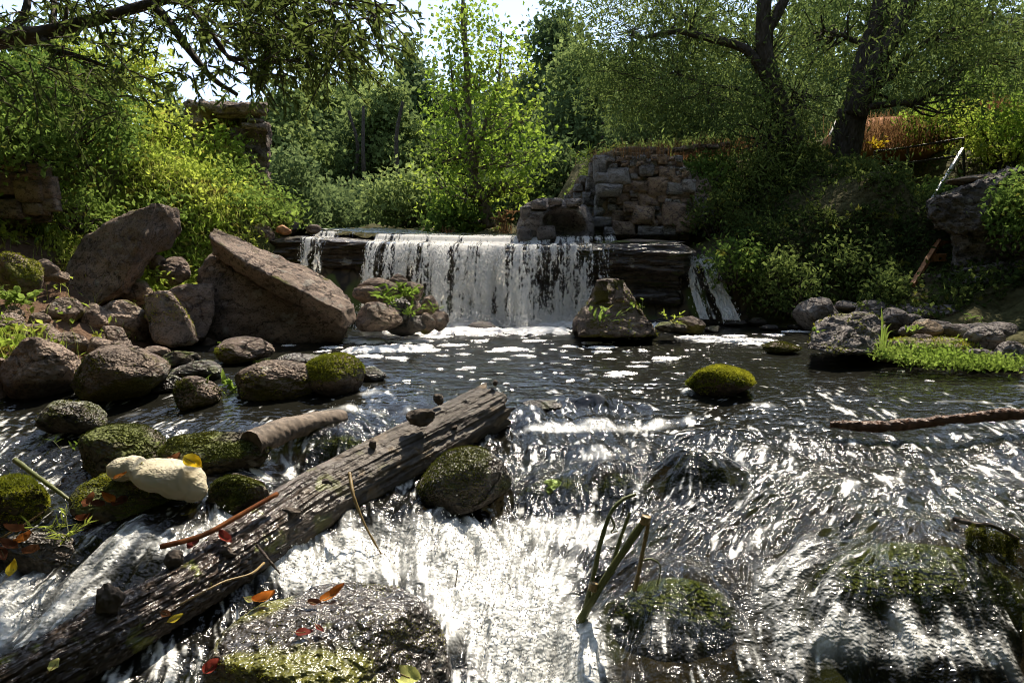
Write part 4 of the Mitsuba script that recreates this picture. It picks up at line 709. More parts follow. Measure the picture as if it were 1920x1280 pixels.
# boulders in the rapids
R(868, 975, 184, 128, -.37, 'rock_dark', 'dark mossy boulder right of the fallen log in the rapids', 190, sub=5, angular=.25, rough=.035)
R(1030, 786, 130, 30, -.12, 'rock_dark', 'low black stone with white water before it right of the log end', 191, angular=.4)
m = rock((.43, .50, .30), 196, 6, .6, .05, flat=.2); m.apply_transform(trimesh.transformations.rotation_matrix(.12, [1, 0, 0])); m.apply_translation(at(625, 1268, 2.6)); WETROCK = m
MESHES[obj('boulder', m, 'rock_wet', label='big wet glistening boulder at the bottom of the picture with orange leaves', cat='boulder')] = m
for i, (s, lb) in enumerate(zip(SUBMERGED, ('boulder under a smooth skin of falling water in the right rapids', 'wide mossy boulder under the flow at the lower right', 'green mossed boulder under the flow at the bottom centre', 'mossy sill stone under clear water at the pool outlet', 'mossy stone under the flow right of the dark mossy boulder', 'brown green stone under the little fall of the sawn log', 'green stone under the flow behind the white water', 'small stone under the flow below the moss coated boulder'))):
    d = np.array(ICO[4].vertices); d = d * (1 + (fb(d * 3 + i, 3, i) - .5) * .10)[:, None]
    m = tm(d * [s[3] * .95, s[4] * .95, s[5] * 2.5] + [s[0], s[1], s[2] - s[5] * 2.5 - .02], ICO[4].faces)
    MESHES[obj('drowned_boulder', m, 'rock_moss_wet', label=lb, cat='boulder')] = m
# ---------------------------------------------------------------- logs, sticks, fallen leaves and the lump of foam
lg = thing('fallen_log', 'long fallen log, pale and dry at its upper end, black and wet below', 'log')
LC = np.array([at(-60, 1335, 2.6), at(117, 1236, 2.85), at(234, 1170, 3.05), at(351, 1102, 3.3), at(460, 1030, 3.62), at(587, 948, 4.05), at(780, 844, 4.65), at(925, 764, 5.15)])
nL, nS = 340, 96
ax = catmull(LC, nL); u_ = np.linspace(0, 1, nL)
rad = np.interp(u_, [0, .14, .28, .42, .56, .7, .86, .96, 1], [.125, .12, .12, .125, .15, .182, .172, .163, .155])
t_ = np.gradient(ax, axis=0); t_ /= np.linalg.norm(t_, axis=1, keepdims=True); x_ = np.cross(t_, [0, 0, 1.0]); x_ /= np.linalg.norm(x_, axis=1, keepdims=True); z_ = np.cross(x_, t_)
th = np.linspace(0, 2 * np.pi, nS + 1) - np.pi / 2
U, TH = np.meshgrid(u_, th, indexing='ij')
q = np.stack([np.cos(TH) * 2, np.sin(TH) * 2, U * 9], -1)
rr = 1 + (fb(q * [1, 1, .5], 3, 1) - .5) * .34 + (fb(q * [5, 5, .8], 4, 2) - .5) * .20 * np.interp(U, [0, .45, .6, 1], [1.3, 1.2, .5, .4]) + (fb(q * [9, 9, 5], 3, 3) - .5) * .09
plates = np.abs(fb(q * [4, 4, 3.2], 3, 6) - .5); rr -= .07 * np.clip(1 - plates * 14, 0, 1) * np.interp(U, [0, .5, .6], [1, 1, .35])
pits = nz(q * [3.5, 3.5, 6], 9); rr -= .07 * np.clip((pits - .84) * 10, 0, 1) * (U > .5)
LV = ax[:, None] + (rad[:, None] * rr)[..., None] * (np.cos(TH)[..., None] * x_[:, None] + np.sin(TH)[..., None] * z_[:, None])
LV = LV + t_[:, None] * ((np.clip(U - .97, 0, 1) / .03) * (fb(np.stack([np.cos(TH) * 3, np.sin(TH) * 3, 0 * U], -1), 3, 4) - .5) * .16)[..., None]
trunk = grid_mesh(LV); obj('trunk', trunk, 'log_wood', lg, uv=np.stack([U.ravel(), (TH.ravel() + np.pi / 2) / (2 * np.pi)], 1))
MESHES['log'] = trunk
endp = LV[-1]; cc = endp.mean(0); rings = [cc + (endp - cc) * k + t_[-1] * ((nz(endp * 30 * k, 3) - .5) * .07 * (k < 1) - .04 * (1 - k))[:, None] for k in (1.0, .75, .5, .25, .02)]
obj('broken_end', grid_mesh(np.array(rings)), 'bark_grey', lg, label='rough broken end of the log')
def knob(px, py, y, r, seed, m_, nm='knot', sc=(1, 1, 1.1), rough=.13):
    m = rock((r * sc[0], r * sc[1], r * sc[2]), seed, 3, .4, rough); m.apply_translation(at(px, py, y)); k = obj(nm, m, m_, lg); MESHES[k] = m; return k
knob(788, 782, 4.55, .075, 3, 'bark_dark', sc=(1.2, 1, .8)); knob(822, 748, 4.85, .035, 4, 'bark_dark'); knob(928, 718, 5.1, .02, 5, 'bark_dark'); knob(205, 1120, 2.98, .06, 6, 'bark_dark', rough=.2); knob(325, 1052, 3.28, .045, 7, 'bark_dark'); knob(698, 833, 4.35, .025, 8, 'bark_dark'); knob(848, 800, 4.72, .028, 9, 'bark_dark', sc=(1.3, 1, .6)); knob(610, 905, 4.0, .035, 10, 'bark_dark', sc=(1.3, 1, .6)); knob(545, 960, 3.75, .04, 11, 'bark_dark', sc=(1.4, 1, .7)); knob(425, 1035, 3.42, .04, 12, 'bark_dark', sc=(1.4, 1, .7))
obj('stub', tube([at(480, 925, 3.95), at(440, 905, 4.0), at(412, 915, 4.05)], [.07, .055, .04], 12), 'bark_dark', lg)
obj('bark_strip', tube(catmull([at(520, 925, 3.72), at(450, 965, 3.55), at(380, 1003, 3.4), at(300, 1025, 3.3)], 30), [.012] * 30, 6), 'leaf_brown', lg, label='loose strip of red brown bark along the log')
rg = np.random.default_rng(3)
def fuzz(parent, pts, nn, L, W, m_, rg): obj('moss', leaf_mesh(pts, nn + unit(rg, len(pts)) * .8, unit(rg, len(pts)), L * rg.uniform(.5, 1.4, len(pts)), W), m_, parent, False, kind='stuff')
def logmask(p, nn): return np.clip((fb(p * 5, 4, 4) - .56) * 9, 0, 1) * (p[:, 1] < 4.0) * (nn[:, 2] > -.3)
p, nn = surf(trunk, 26000, rg, logmask); fuzz(lg, p, nn, .016, .005, 'moss_fuzz', rg)

sl = thing('sawn_log', 'short sawn log with a round cut face resting on the mossy boulder', 'log')
A, B2 = at(470, 832, 4.32), at(575, 795, 4.75)
P_ = catmull([A, (A + B2) / 2 + [0, 0, .01], B2, at(640, 785, 5.0)], 90); m = tube(P_, np.interp(np.linspace(0, 1, 90), [0, 1], [.078, .062]), 40, cap=False); displace(m, .010, 9, 5); displace(m, .006, 40, 6)
obj('bark', m, 'wood_grey', sl)
d_ = (P_[1] - P_[0]) / np.linalg.norm(P_[1] - P_[0]); e = m.vertices[:40]; cc = e.mean(0)
obj('cut_face', grid_mesh(np.array([cc + (np.vstack([e, e[:1]]) - cc) * k + d_ * .004 * (1 - k) for k in (1.0, .8, .6, .4, .2, .02)])[::-1]), 'bark_dark', sl, label='dark round saw cut face of the short log')
ds = catmull([at(1556, 794, 4.72), at(1640, 800, 4.66), at(1735, 792, 4.68), at(1830, 782, 4.72), at(1935, 774, 4.8), at(2050, 768, 4.9)], 120); m = tube(ds, np.interp(np.linspace(0, 1, 120), [0, .2, 1], [.02, .030, .034]), 24); displace(m, .022, 5, 3); displace(m, .010, 22, 3)
MESHES[obj('driftwood', m, 'bark_red', label='red brown driftwood pole lying in the rapids at the right edge', cat='driftwood')] = m
def stick(name, pts, r0, r1, m_, label, cat_='twig', n=40, parent=None):
    m = tube(catmull(pts, n), np.linspace(r0, r1, n), 9); displace(m, r0 * .35, 30, 3)
    return obj(name, m, m_, parent, **({} if parent else dict(label=label, cat=cat_)))
gs = thing('broken_stems', 'broken green plant stems standing in the white water', 'plant stems')
stick('stem', [at(1066, 1212, 3.2), at(1095, 1150, 3.2), at(1150, 1062, 3.2), at(1213, 968, 3.2)], .018, .015, 'stem_green', '', parent=gs)
stick('stem', [at(1092, 1160, 3.2), at(1112, 1080, 3.22), at(1128, 1010, 3.24), at(1145, 962, 3.26), at(1165, 938, 3.28), at(1192, 926, 3.3)], .011, .007, 'stem_green', '', parent=gs)
stick('stem', [at(1148, 1060, 3.22), at(1163, 1010, 3.25), at(1181, 960, 3.27)], .009, .007, 'stem_green', '', parent=gs)
stick('stem', [at(1190, 1107, 3.2), at(1203, 1045, 3.2), at(1217, 975, 3.2)], .010, .008, 'stem_brown', '', parent=gs)
stick('root', [at(1143, 965, 3.25), at(1152, 985, 3.24), at(1146, 998, 3.24), at(1158, 995, 3.23)], .005, .003, 'stem_green', '', parent=gs)
stick('root', [at(1205, 1050, 3.2), at(1222, 1048, 3.2), at(1238, 1062, 3.2), at(1232, 1100, 3.2)], .005, .003, 'stem_green', '', parent=gs)
for px, py, w in ((1208, 975, .02), (1110, 1100, .017)): stick('joint', [at(px, py + 6, 3.19), at(px + 4, py - 8, 3.19)], w * 1.15, w * 1.0, 'stem_brown', '', n=6, parent=gs)
stick('twig', [at(655, 886, 3.95), at(662, 925, 3.85), at(672, 955, 3.82), at(690, 995, 3.78), at(722, 1050, 3.75)], .010, .004, 'stem_brown', 'bare yellow brown twig stuck upright in the fallen log')
stick('twig', [at(28, 862, 4.2), at(70, 893, 4.1), at(108, 920, 4.0), at(145, 948, 3.95)], .016, .009, 'stem_green', 'mossy grey green stick leaning into the leaf litter at the left')
stick('twig', [at(495, 1055, 3.35), at(470, 1075, 3.2), at(420, 1090, 3.1), at(370, 1115, 3.0), at(325, 1140, 2.95)], .006, .003, 'stem_brown', 'thin forked twig lying across the wet part of the log')
stick('twig', [at(482, 1022, 3.5), at(505, 1050, 3.35), at(525, 1075, 3.3)], .007, .004, 'bark_dark', 'short dark twig over the edge of the white water beside the log')
stick('twig', [at(1790, 972, 3.45), at(1830, 983, 3.33), at(1860, 985, 3.30), at(1910, 1010, 3.28)], .012, .008, 'bark_dark', 'dark twig that carries hanging moss at the right')
stick('twig', [at(1852, 1128, 3.3), at(1890, 1130, 3.3), at(1940, 1136, 3.3)], .006, .004, 'stem_brown', 'thin twig poking from the right edge low in the picture')
stick('twig', [at(0, 1010, 3.8), at(50, 980, 3.75), at(80, 960, 3.7)], .006, .003, 'stem_brown', 'thin pale twig on the leaf litter at the left edge')
stick('twig', [at(858, 1068, 3.3), at(856, 1085, 3.3), at(853, 1100, 3.3)], .003, .002, 'stem_brown', 'tiny brown twig floating in the white water')
# hanging moss under the right twig
rg = np.random.default_rng(9); hp = []
for i in range(46):
    t = rg.random(); a_ = at(1815 + 90 * t, 985 + 22 * t, 3.30); a_ = a_ + rg.normal(size=3) * .01; L_ = rg.uniform(.10, .34) * (1 - abs(t - .4)); n_ = 34
    b_ = a_ - np.array([0, 0, 1]) * np.linspace(0, L_, n_)[:, None] + np.cumsum(rg.normal(size=(n_, 3)) * .003, 0); hp.append(b_)
hp = np.vstack(hp); hp = np.repeat(hp, 5, 0) + rg.normal(size=(len(hp) * 5, 3)) * .003
obj('hanging_moss', leaf_mesh(hp, unit(rg, len(hp)) + [0, 0, -.6], unit(rg, len(hp)), .012, .004), 'moss_dark', label='green moss hanging in strings from the dark twig at the right', cat='moss', smooth=False)

lump = None
for px, py, w, h, y in ((312, 892, 120, 62, 3.84), (338, 902, 96, 70, 3.82), (362, 915, 56, 54, 3.80), (286, 886, 84, 54, 3.86), (262, 880, 66, 40, 3.89), (232, 880, 66, 46, 3.90), (250, 874, 60, 40, 3.90), (345, 888, 70, 46, 3.86)):
    c = at(px, py, y); s = y / FPX; e_ = m3.Manifold.sphere(1.0, 48).scale((w * s / 2, w * s * .42, h * s / 2)).translate(c.tolist()); lump = e_ if lump is None else lump + e_
mm = lump.refine_to_length(.012).to_mesh(); m = trimesh.Trimesh(mm.vert_properties[:, :3], mm.tri_verts, process=True); trimesh.smoothing.filter_taubin(m, lamb=.6, nu=.55, iterations=14); displace(m, .007, 11, 2); displace(m, .004, 40, 4); displace(m, .0028, 110, 3)
obj('foam_lump', m, 'foam_lump', label='cream coloured lump of river foam lying on the flat mossy boulder', cat='foam')

def resting(m, px, py, fall_back):           # how far away the mesh's near surface is at a pixel of the photograph
    v = np.array(m.vertices) - EYE; zc = v @ FWD; u, w = 960 + FPX * v[:, 0] / zc, 640 - FPX * (v @ UP) / zc
    k = np.hypot(u - px, w - py) < 9
    return float(v[k, 1].min()) - .006 if k.any() else fall_back
FLATROCK = MESHES[next(k for k, v in labels.items() if v.get('label', '').startswith('flat mossy boulder that carries'))]
def big_leaf(px, py, y, L, W, ang, m_, label, tilt=.35, curl=.4, seed=0, cat_='fallen leaf'):
    """One fallen leaf: a curled, veined blade with a stalk. ang: direction of the tip in the picture, tilt: how far it stands up."""
    if seed in (1, 2, 3, 4, 5, 6, 7, 8): y = resting(WETROCK, px, py, y)
    if 30 <= seed <= 36 or seed == 15: y = resting(FLATROCK, px, py, y)
    if seed in (9, 43, 44): y = resting(trunk, px, py, y)
    rg = np.random.default_rng(seed); u = np.linspace(0, 1, 15); v = np.linspace(-1, 1, 9); U, V = np.meshgrid(u, v, indexing='ij')
    wd = W / 2 * np.sin(np.pi * U ** .8) ** .8 * (1 + .06 * np.sin(U * 40 + seed))
    x = U * L; y_ = V * wd; zz = curl * W * (V ** 2 * .6) + curl * L * .8 * (U - .45) ** 2 + .05 * W * np.sin(U * 9 + seed) * V + (nz(np.stack([U * 4, V * 2, 0 * U + seed], -1), 2) - .5) * W * .18 - .02 * W * (np.abs(V) < .1)
    P = np.stack([x - L / 2, y_, zz], -1)
    ca, sa = math.cos(ang), math.sin(ang); P = P @ np.array([[ca, sa, 0], [-sa, ca, 0], [0, 0, 1]]); ct, st_ = math.cos(tilt), math.sin(tilt)
    P = P @ np.array([[1, 0, 0], [0, ct, st_], [0, -st_, ct]]) + at(px, py, y)
    k = obj('fallen_leaf', grid_mesh(P), m_, label=label, cat=cat_)
    mid = P[:, 4]; obj('stalk', tube(np.vstack([mid[0] + (mid[0] - mid[1]) * 2.5, mid[:9]]) + [0, 0, .0015], .0018, 5), 'stem_brown', k); return k
big_leaf(624, 1114, 2.86, .11, .042, .75, 'leaf_orange', 'bright orange leaf on the wet boulder at the bottom', .5, .5, 1)
big_leaf(590, 1131, 2.84, .05, .03, -.1, 'leaf_brown', 'small red brown leaf touching the bright orange leaf', .3, .5, 2)
big_leaf(497, 1123, 2.9, .085, .04, .35, 'leaf_orange', 'curled orange brown leaf at the left top of the wet boulder', .6, 1.0, 3)
big_leaf(470, 1125, 2.9, .05, .03, -.3, 'leaf_pale', 'pale leaf beside the curled orange brown leaf', .3, .3, 4)
big_leaf(600, 1178, 2.72, .045, .018, -.7, 'leaf_red', 'tiny crimson leaf below the bright orange leaf', .4, .3, 5)
big_leaf(570, 1185, 2.70, .06, .035, .1, 'leaf_red', 'dull red leaf with a green tip on the wet boulder', .3, .2, 6)
big_leaf(765, 1268, 2.55, .10, .075, -.3, 'leaf_pale', 'big pale yellow leaf at the bottom edge of the picture', .5, .3, 7)
big_leaf(398, 1250, 2.5, .06, .045, .8, 'leaf_red', 'red leaf at the foot of the wet boulder near the bottom edge', .7, .6, 8)
big_leaf(103, 1247, 2.48, .05, .04, 1.2, 'leaf_pale', 'round yellow green leaf on the wet log near the bottom left corner', .6, .4, 9)
big_leaf(330, 1160, 2.8, .06, .03, .6, 'leaf_yellow', 'yellow brown leaf hanging on the thin forked twig', .6, .5, 10)
big_leaf(312, 1152, 2.82, .045, .03, -.3, 'leaf_brown', 'brown leaf beside the yellow brown leaf on the forked twig', .5, .4, 11)
big_leaf(364, 868, 3.78, .12, .075, -.5, 'leaf_yellow', 'bright yellow leaf on top of the cream foam', .7, .4, 12)
big_leaf(226, 892, 3.78, .07, .03, .9, 'leaf_orange', 'narrow orange leaf at the left end of the cream foam', .3, .3, 13)
big_leaf(272, 868, 3.83, .04, .025, .2, 'leaf_pale', 'small greenish leaf in the dip of the cream foam', .3, .2, 14)
big_leaf(352, 962, 3.72, .10, .055, .3, 'leaf_pale', 'pale yellow leaf below the cream foam', .4, .4, 15)
for i, (px, py, y, m_, lb) in enumerate(((186, 948, 3.8, 'leaf_brown', 'largest brown leaf on the flat mossy boulder'), (168, 942, 3.84, 'leaf_brown', 'brown leaf at the left of the leaves on the flat mossy boulder'), (206, 938, 3.8, 'leaf_orange', 'russet leaf behind the largest brown leaf'), (226, 944, 3.8, 'leaf_brown', 'small brown leaf at the right of the leaves on the flat mossy boulder'), (262, 912, 3.9, 'leaf_brown', 'dark red leaf just under the cream foam'), (158, 974, 3.7, 'leaf_brown', 'dark leaf on the left slope of the flat mossy boulder'), (314, 960, 3.72, 'leaf_brown', 'brown leaf standing left of the pale yellow leaf'), (20, 1025, 3.35, 'leaf_brown', 'big brown leaf of the litter at the left edge'), (45, 1012, 3.4, 'leaf_orange', 'rust red leaf of the litter at the left edge'), (8, 1045, 3.3, 'leaf_brown', 'lowest dark leaf of the litter at the left edge'), (60, 1035, 3.35, 'leaf_brown', 'curled dark leaf right in the litter at the left edge'), (25, 1070, 3.25, 'leaf_yellow', 'ochre leaf under the litter at the left edge'), (30, 995, 3.45, 'leaf_brown', 'topmost brown leaf of the litter at the left edge'), (364, 1022, 3.33, 'leaf_red', 'dark red leaf on the black log'), (425, 1012, 3.45, 'leaf_red', 'wet red leaf on the log near the loose bark strip'), (328, 862, 4.1, 'leaf_brown', 'dark leaf on the long moss covered boulder'), (390, 828, 4.5, 'leaf_brown', 'brown leaf on top of the long moss covered boulder'))):
    big_leaf(px, py, y, .07 + .03 * ((i * 7) % 5) / 4, .045, i * 1.3, m_, lb, .4, .8, 30 + i)
# ---------------------------------------------------------------- trees
def clumps(C, Rr, n, rg, shell=.5):
    """n points inside the ellipsoid of half sizes Rr, denser to its outside."""
    return np.asarray(C) + unit(rg, n) * (rg.random(n) ** (1 / 3) * (1 - shell) + shell * rg.uniform(.75, 1.0, n))[:, None] * np.asarray(Rr)
def leafcloud(centres, per, sig, L, W, rg, droop=.3, flat_=.3, detail=0):
    N = len(centres) * per; c = np.repeat(centres, per, 0) + rg.normal(size=(N, 3)) * np.asarray(sig)
    d = unit(rg, N) + [0, 0, -droop]; n = unit(rg, N) * (1 - flat_) + [0, 0, flat_]
    return leaf_mesh(c, d, n, L * rg.uniform(.45, 1.4, N), W * rg.uniform(.6, 1.3, N), .15, detail)
def wander(a, b, n, rg, amp):
    a, b = np.asarray(a, float), np.asarray(b, float); P = catmull([a, a + (b - a) * .33 + rg.normal(size=3) * amp, a + (b - a) * .66 + rg.normal(size=3) * amp, b], n); return P
def tree(key, trunks, clusters, lm, bm, seed, L, W, per=26, sig=.16, twigs=.35, droop=.3, shell=.5, sides=9):
    """trunks: [(points, r0, r1)]; clusters: [(centre, half sizes, number of clumps)]: limbs reach from the trunks to the clusters, twigs to their clumps."""
    rg = np.random.default_rng(seed); wood, crown = [], []
    tp = []
    for P, r0, r1 in trunks:
        c = catmull(P, 40); wood.append(displace(tube(c, np.linspace(r0, r1, 40), sides + 3), r0 * .12, 3 / max(r0, .05) * .3, seed)); tp.append((c, np.linspace(r0, r1, 40)))
    for C_, Rr, n in clusters:
        C_ = np.asarray(C_, float); best = None
        for c, r in tp:
            s = np.linalg.norm(c - C_, axis=1) + .7 * np.maximum(c[:, 2] - C_[2] + .3, 0) * 2; i = int(np.argmin(s))
            if best is None or s[i] < best[0]: best = (s[i], c[i], r[i])
        r0 = min(best[2] * .5, .03 + .02 * np.linalg.norm(best[1] - C_)); limb = wander(best[1], C_, 12, rg, .12 * np.linalg.norm(best[1] - C_) ** .7); wood.append(tube(limb, np.linspace(r0, r0 * .4, 12), sides - 2))
        k = clumps(C_, Rr, n, rg, shell)
        for q in k[rg.random(n) < twigs]:
            b = limb[rg.integers(5, 12)]; wood.append(tube(wander(b, q, 6, rg, .06), np.linspace(r0 * .35, .004, 6), 4, False))
        crown.append(leafcloud(k, per, sig, L, W, rg, droop))
    obj('trunk', cat(wood), bm, key); obj('crown', cat(crown), lm, key, False)

# slender alder with a leaning trunk behind the falls
t = thing('alder_tree', 'slender bright green tree with a leaning trunk right behind the falls', 'tree')
Yt = 15.0; A = lambda px, py, dy=0: at(px, py, Yt + dy)
cl = [(A(px, py, dy), (rx, .9, rz), n) for px, py, dy, rx, rz, n in ((868, 25, 0, .32, .5, 26), (905, 70, .3, .5, .6, 42), (850, 110, -.2, .4, .6, 36), (900, 150, 0, .6, .5, 50), (960, 120, .3, .4, .4, 26), (845, 200, .2, .45, .5, 36), (930, 215, -.3, .7, .5, 56), (990, 225, 0, .4, .4, 24), (830, 270, 0, .35, .4, 26), (880, 280, .3, .5, .5, 40), (950, 290, .2, .7, .35, 44), (1005, 285, 0, .3, .3, 20), (820, 350, .3, .35, .35, 24), (870, 350, -.3, .5, .4, 34), (950, 345, 0, .5, .3, 30), (990, 350, .2, .3, .25, 14), (840, 380, .2, .3, .3, 16), (905, 390, .5, .3, .25, 12), (835, 40, 0, .25, .3, 8))]
tree(t, [([A(918, 428), A(905, 375), A(888, 325), A(880, 250), A(876, 140), A(868, 20), A(872, -70)], .13, .02), ([A(888, 325), A(908, 240), A(935, 150), A(940, 60)], .05, .012), ([A(882, 290), A(855, 200), A(842, 90)], .045, .01)], cl, 'leaf_alder', 'bark_grey', 51, .095, .08, per=8, sig=.19, twigs=.5, shell=.4)
# the two willow trunks on the right bank
t = thing('willow_tree', 'big dark willow with a forked leaning trunk on the right bank', 'tree')
Yw = 12.2; A = lambda px, py, dy=0: at(px, py, Yw + dy)
cw = [(A(px, py, dy), (rx, ry, rz), n) for px, py, dy, rx, ry, rz, n in (
    (1180, 60, .6, 1.0, 1.0, .9, 120), (1260, 130, .2, .9, 1.0, .8, 110), (1150, 150, .8, .6, .8, .6, 70), (1300, 30, .5, 1.0, 1.0, .8, 110), (1230, -40, .8, 1.2, 1.2, .8, 110), (1330, 190, -.2, .8, .8, .5, 70), (1200, 200, .4, .6, .8, .3, 40),
    (1420, 90, .6, .9, .9, .9, 90), (1420, 260, -.3, .7, .7, .6, 80), (1500, 180, 0, .8, .8, .7, 90), (1400, -30, .8, 1.4, 1.2, .7, 90), (1540, 60, .8, .9, .9, .8, 80), (1560, -40, .8, 1.2, 1.2, .7, 80),
    (1470, 330, -.4, .6, .6, .5, 66), (1420, 370, -.5, .5, .6, .4, 50), (1540, 330, .4, .5, .5, .6, 40), (1530, 420, -.7, .6, .5, .5, 60), (1600, 420, -.8, .5, .5, .5, 40), (1460, 430, -.5, .5, .5, .4, 40), (1640, 350, -.5, .4, .5, .5, 26),
    (1690, 120, -.8, .7, .6, .5, 46), (1760, 70, -.4, .9, .9, .7, 90), (1800, 150, -.8, .4, .5, .5, 44), (1740, -30, -.4, 1.2, 1.2, .7, 90), (1860, 30, -.4, 1.0, 1.0, .7, 90), (1905, 120, -.6, .5, .6, .4, 36), (1950, 60, 0, .9, 1.0, 1.0, 70), (1660, 40, .6, .8, .8, .7, 70))]
tree(t, [([A(1545, 480, -.3), A(1560, 400), A(1580, 300), A(1600, 210)], .30, .21), ([A(1600, 215), A(1622, 120), A(1650, 20), A(1665, -60)], .19, .10), ([A(1602, 220, -.1), A(1650, 110, -.2), A(1690, 40, -.2), A(1725, -60, -.2)], .17, .09),
    ([A(1548, 470, -.3), A(1520, 370, -.1), A(1478, 240), A(1446, 150), A(1430, 60), A(1440, -60)], .2, .09), ([A(1432, 70), A(1470, 0), A(1490, -60)], .09, .06), ([A(1440, 150), A(1400, 95), A(1340, 75), A(1270, 60), A(1210, 70)], .085, .03), ([A(1600, 215), A(1660, 150), A(1720, 90, -.2), A(1800, 50, -.4)], .06, .03), ([A(1460, 200), A(1395, 170), A(1330, 160)], .05, .02)],
    cw, 'leaf_willow', 'bark_dark', 52, .12, .027, per=20, sig=.17, twigs=.3, droop=.7, shell=.35)

# the forest behind: several kinds, each tree its own
rgf = np.random.default_rng(77)
def forest_tree(label, px, Y, htop, w, lm, seed, group=None, base=None, thin=False, n0=62, lo=.25):
    key = thing('forest_tree', label, 'tree', group); rg = np.random.default_rng(seed)
    x = (px - 960) / FPX * Y * 1.0; zb = 1.0; zt = at(px, htop, Y)[2]; hgt = zt - zb
    b = np.array([x, Y, zb - .3]); top = np.array([x + rg.normal() * .3, Y, zt - .4]); hw = w * Y / FPX / 2
    cls = []; nc = 9 if not thin else 8
    for i in range(nc):
        f = lo + (1 - lo) * (i + .5) / nc; prof = np.sin(np.pi * (.18 + .80 * (f - lo) / (1 - lo))) ** .8
        a = rg.uniform(0, 2 * np.pi); rr = hw * prof * rg.uniform(.25, .6)
        cls.append(((x + np.cos(a) * rr, Y + np.sin(a) * rr * .8, zb + hgt * f), (hw * prof * .8, hw * prof * .8, hgt * .5 * (1 - lo) / nc * 2.0), int(n0 * (prof + .25))))
    ls = .0165 * Y ** .75 if Y > 20 else .12
    tree(key, [([b, b + (top - b) * .4 + rg.normal(size=3) * [.2, .2, 0], b + (top - b) * .75 + rg.normal(size=3) * [.2, .2, 0], top], .07 + hgt * .012, .03)], cls, lm, 'bark_dark', seed, ls, ls * .75, per=16, sig=.10 * hw + .12, twigs=.15, shell=.55, sides=7)
F_ = [('tall forest tree at the left end of the gap of sky', 690, 34, 135, 160, 'leaf_forest_light', .1), ('light green forest tree left of the slender tree', 610, 30, 150, 170, 'leaf_forest_light', .15), ('dark forest tree with a pointed top left of the slender tree', 775, 40, 100, 140, 'leaf_forest', .12), ('pale green forest tree close behind the slender tree on its left', 740, 28, 165, 140, 'leaf_forest_light', .2),
      ('forest tree just right of the ruined pier', 545, 26, 175, 150, 'leaf_forest_light', .1), ('dark tall tree against the sky right of the slender tree', 1050, 34, 25, 190, 'leaf_forest', .35), ('light green forest tree between the slender tree and the willow', 1085, 27, 95, 160, 'leaf_forest_light', .15), ('dark forest tree behind the crown of the slender tree', 870, 42, 160, 180, 'leaf_forest', .1), ('forest tree right behind the slender tree', 950, 36, 165, 180, 'leaf_forest', .08),
      ('forest tree over the rubble wall', 1180, 30, 100, 200, 'leaf_forest', .1), ('forest tree behind the willow branches', 1290, 34, 30, 220, 'leaf_forest', .1), ('forest tree behind the left willow trunk', 1400, 28, 60, 220, 'leaf_forest', .1), ('forest tree between the two willow trunks', 1520, 32, -60, 240, 'leaf_forest_light', .1), ('forest tree right of the leaning willow trunk', 1650, 30, -40, 230, 'leaf_forest', .1), ('forest tree above the red earth on the right hill', 1760, 28, -40, 230, 'leaf_forest', .1), ('forest tree at the upper right edge', 1900, 30, -80, 260, 'leaf_forest', .1),
      ('hazy forest tree seen beyond the left crest', 330, 30, 190, 100, 'leaf_forest_light', .1), ('forest tree left of the ruined pier', 440, 34, 200, 130, 'leaf_forest_light', .1), ('forest tree behind the shaded bushes at the left', 120, 26, 60, 260, 'leaf_forest', .15), ('forest tree at the upper left edge', -40, 22, 0, 260, 'leaf_forest', .15), ('slim forest tree far behind the brink of the falls', 660, 48, 190, 110, 'leaf_forest', .05), ('far forest tree behind the slim tree right of centre', 1010, 50, 190, 130, 'leaf_forest', .05), ('far forest tree low behind the fallen masonry', 1120, 46, 190, 160, 'leaf_forest', .05), ('far forest tree in the gap left of the slender tree', 800, 55, 220, 140, 'leaf_forest', .05), ('far forest tree beside the ruined pier', 580, 48, 210, 140, 'leaf_forest', .05), ('far forest tree low behind the willow', 1350, 48, 180, 240, 'leaf_forest', .05), ('far forest tree deep in the shade on the right', 1560, 46, 160, 260, 'leaf_forest', .05), ('far forest tree behind the right hill', 1850, 44, 60, 260, 'leaf_forest', .05)]
for i, (lb, px, Y, ht, w, lm, lo) in enumerate(F_): forest_tree(lb, px, Y, ht, w, lm, 900 + i, lo=lo)
for i, (x, Y, h_, w) in enumerate(((-7, -3.5, 12, 5.5), (-3.4, -4.2, 13, 5.5), (0.2, -4.0, 12, 5.5), (3.7, -4.4, 13, 5.5), (7.2, -3.6, 12, 5.5), (9.6, .5, 10, 5), (9.8, 5, 9, 4.5), (-9.5, .5, 10, 5), (-10, 5, 10, 4.6), (-5, -9, 16, 7), (1, -9.5, 16, 7), (7, -9, 16, 7), (12.5, -4, 14, 6.5), (-12.5, -4, 14, 6.5), (14, 3, 14, 6.5), (-14, 6, 14, 6), (14.5, 9, 13, 6), (-13.5, 1, 14, 6))):
    key = thing('forest_tree', 'forest tree on the bank behind the viewer', 'tree', 'forest trees behind the viewer'); rg = np.random.default_rng(1200 + i); b = np.array([x, Y, .8])
    cls = [((x + rg.normal() * w * .25, Y + rg.normal() * w * .25, .8 + h_ * f), (w * .5, w * .5, h_ * .14), 48) for f in np.linspace(.12, .95, 8)]
    tree(key, [([b, b + [.2, .1, h_ * .5], b + [0, 0, h_]], .2, .04)], cls, 'leaf_forest', 'bark_dark', 1200 + i, .50, .40, per=12, sig=.45, twigs=.05, shell=.5, sides=7)
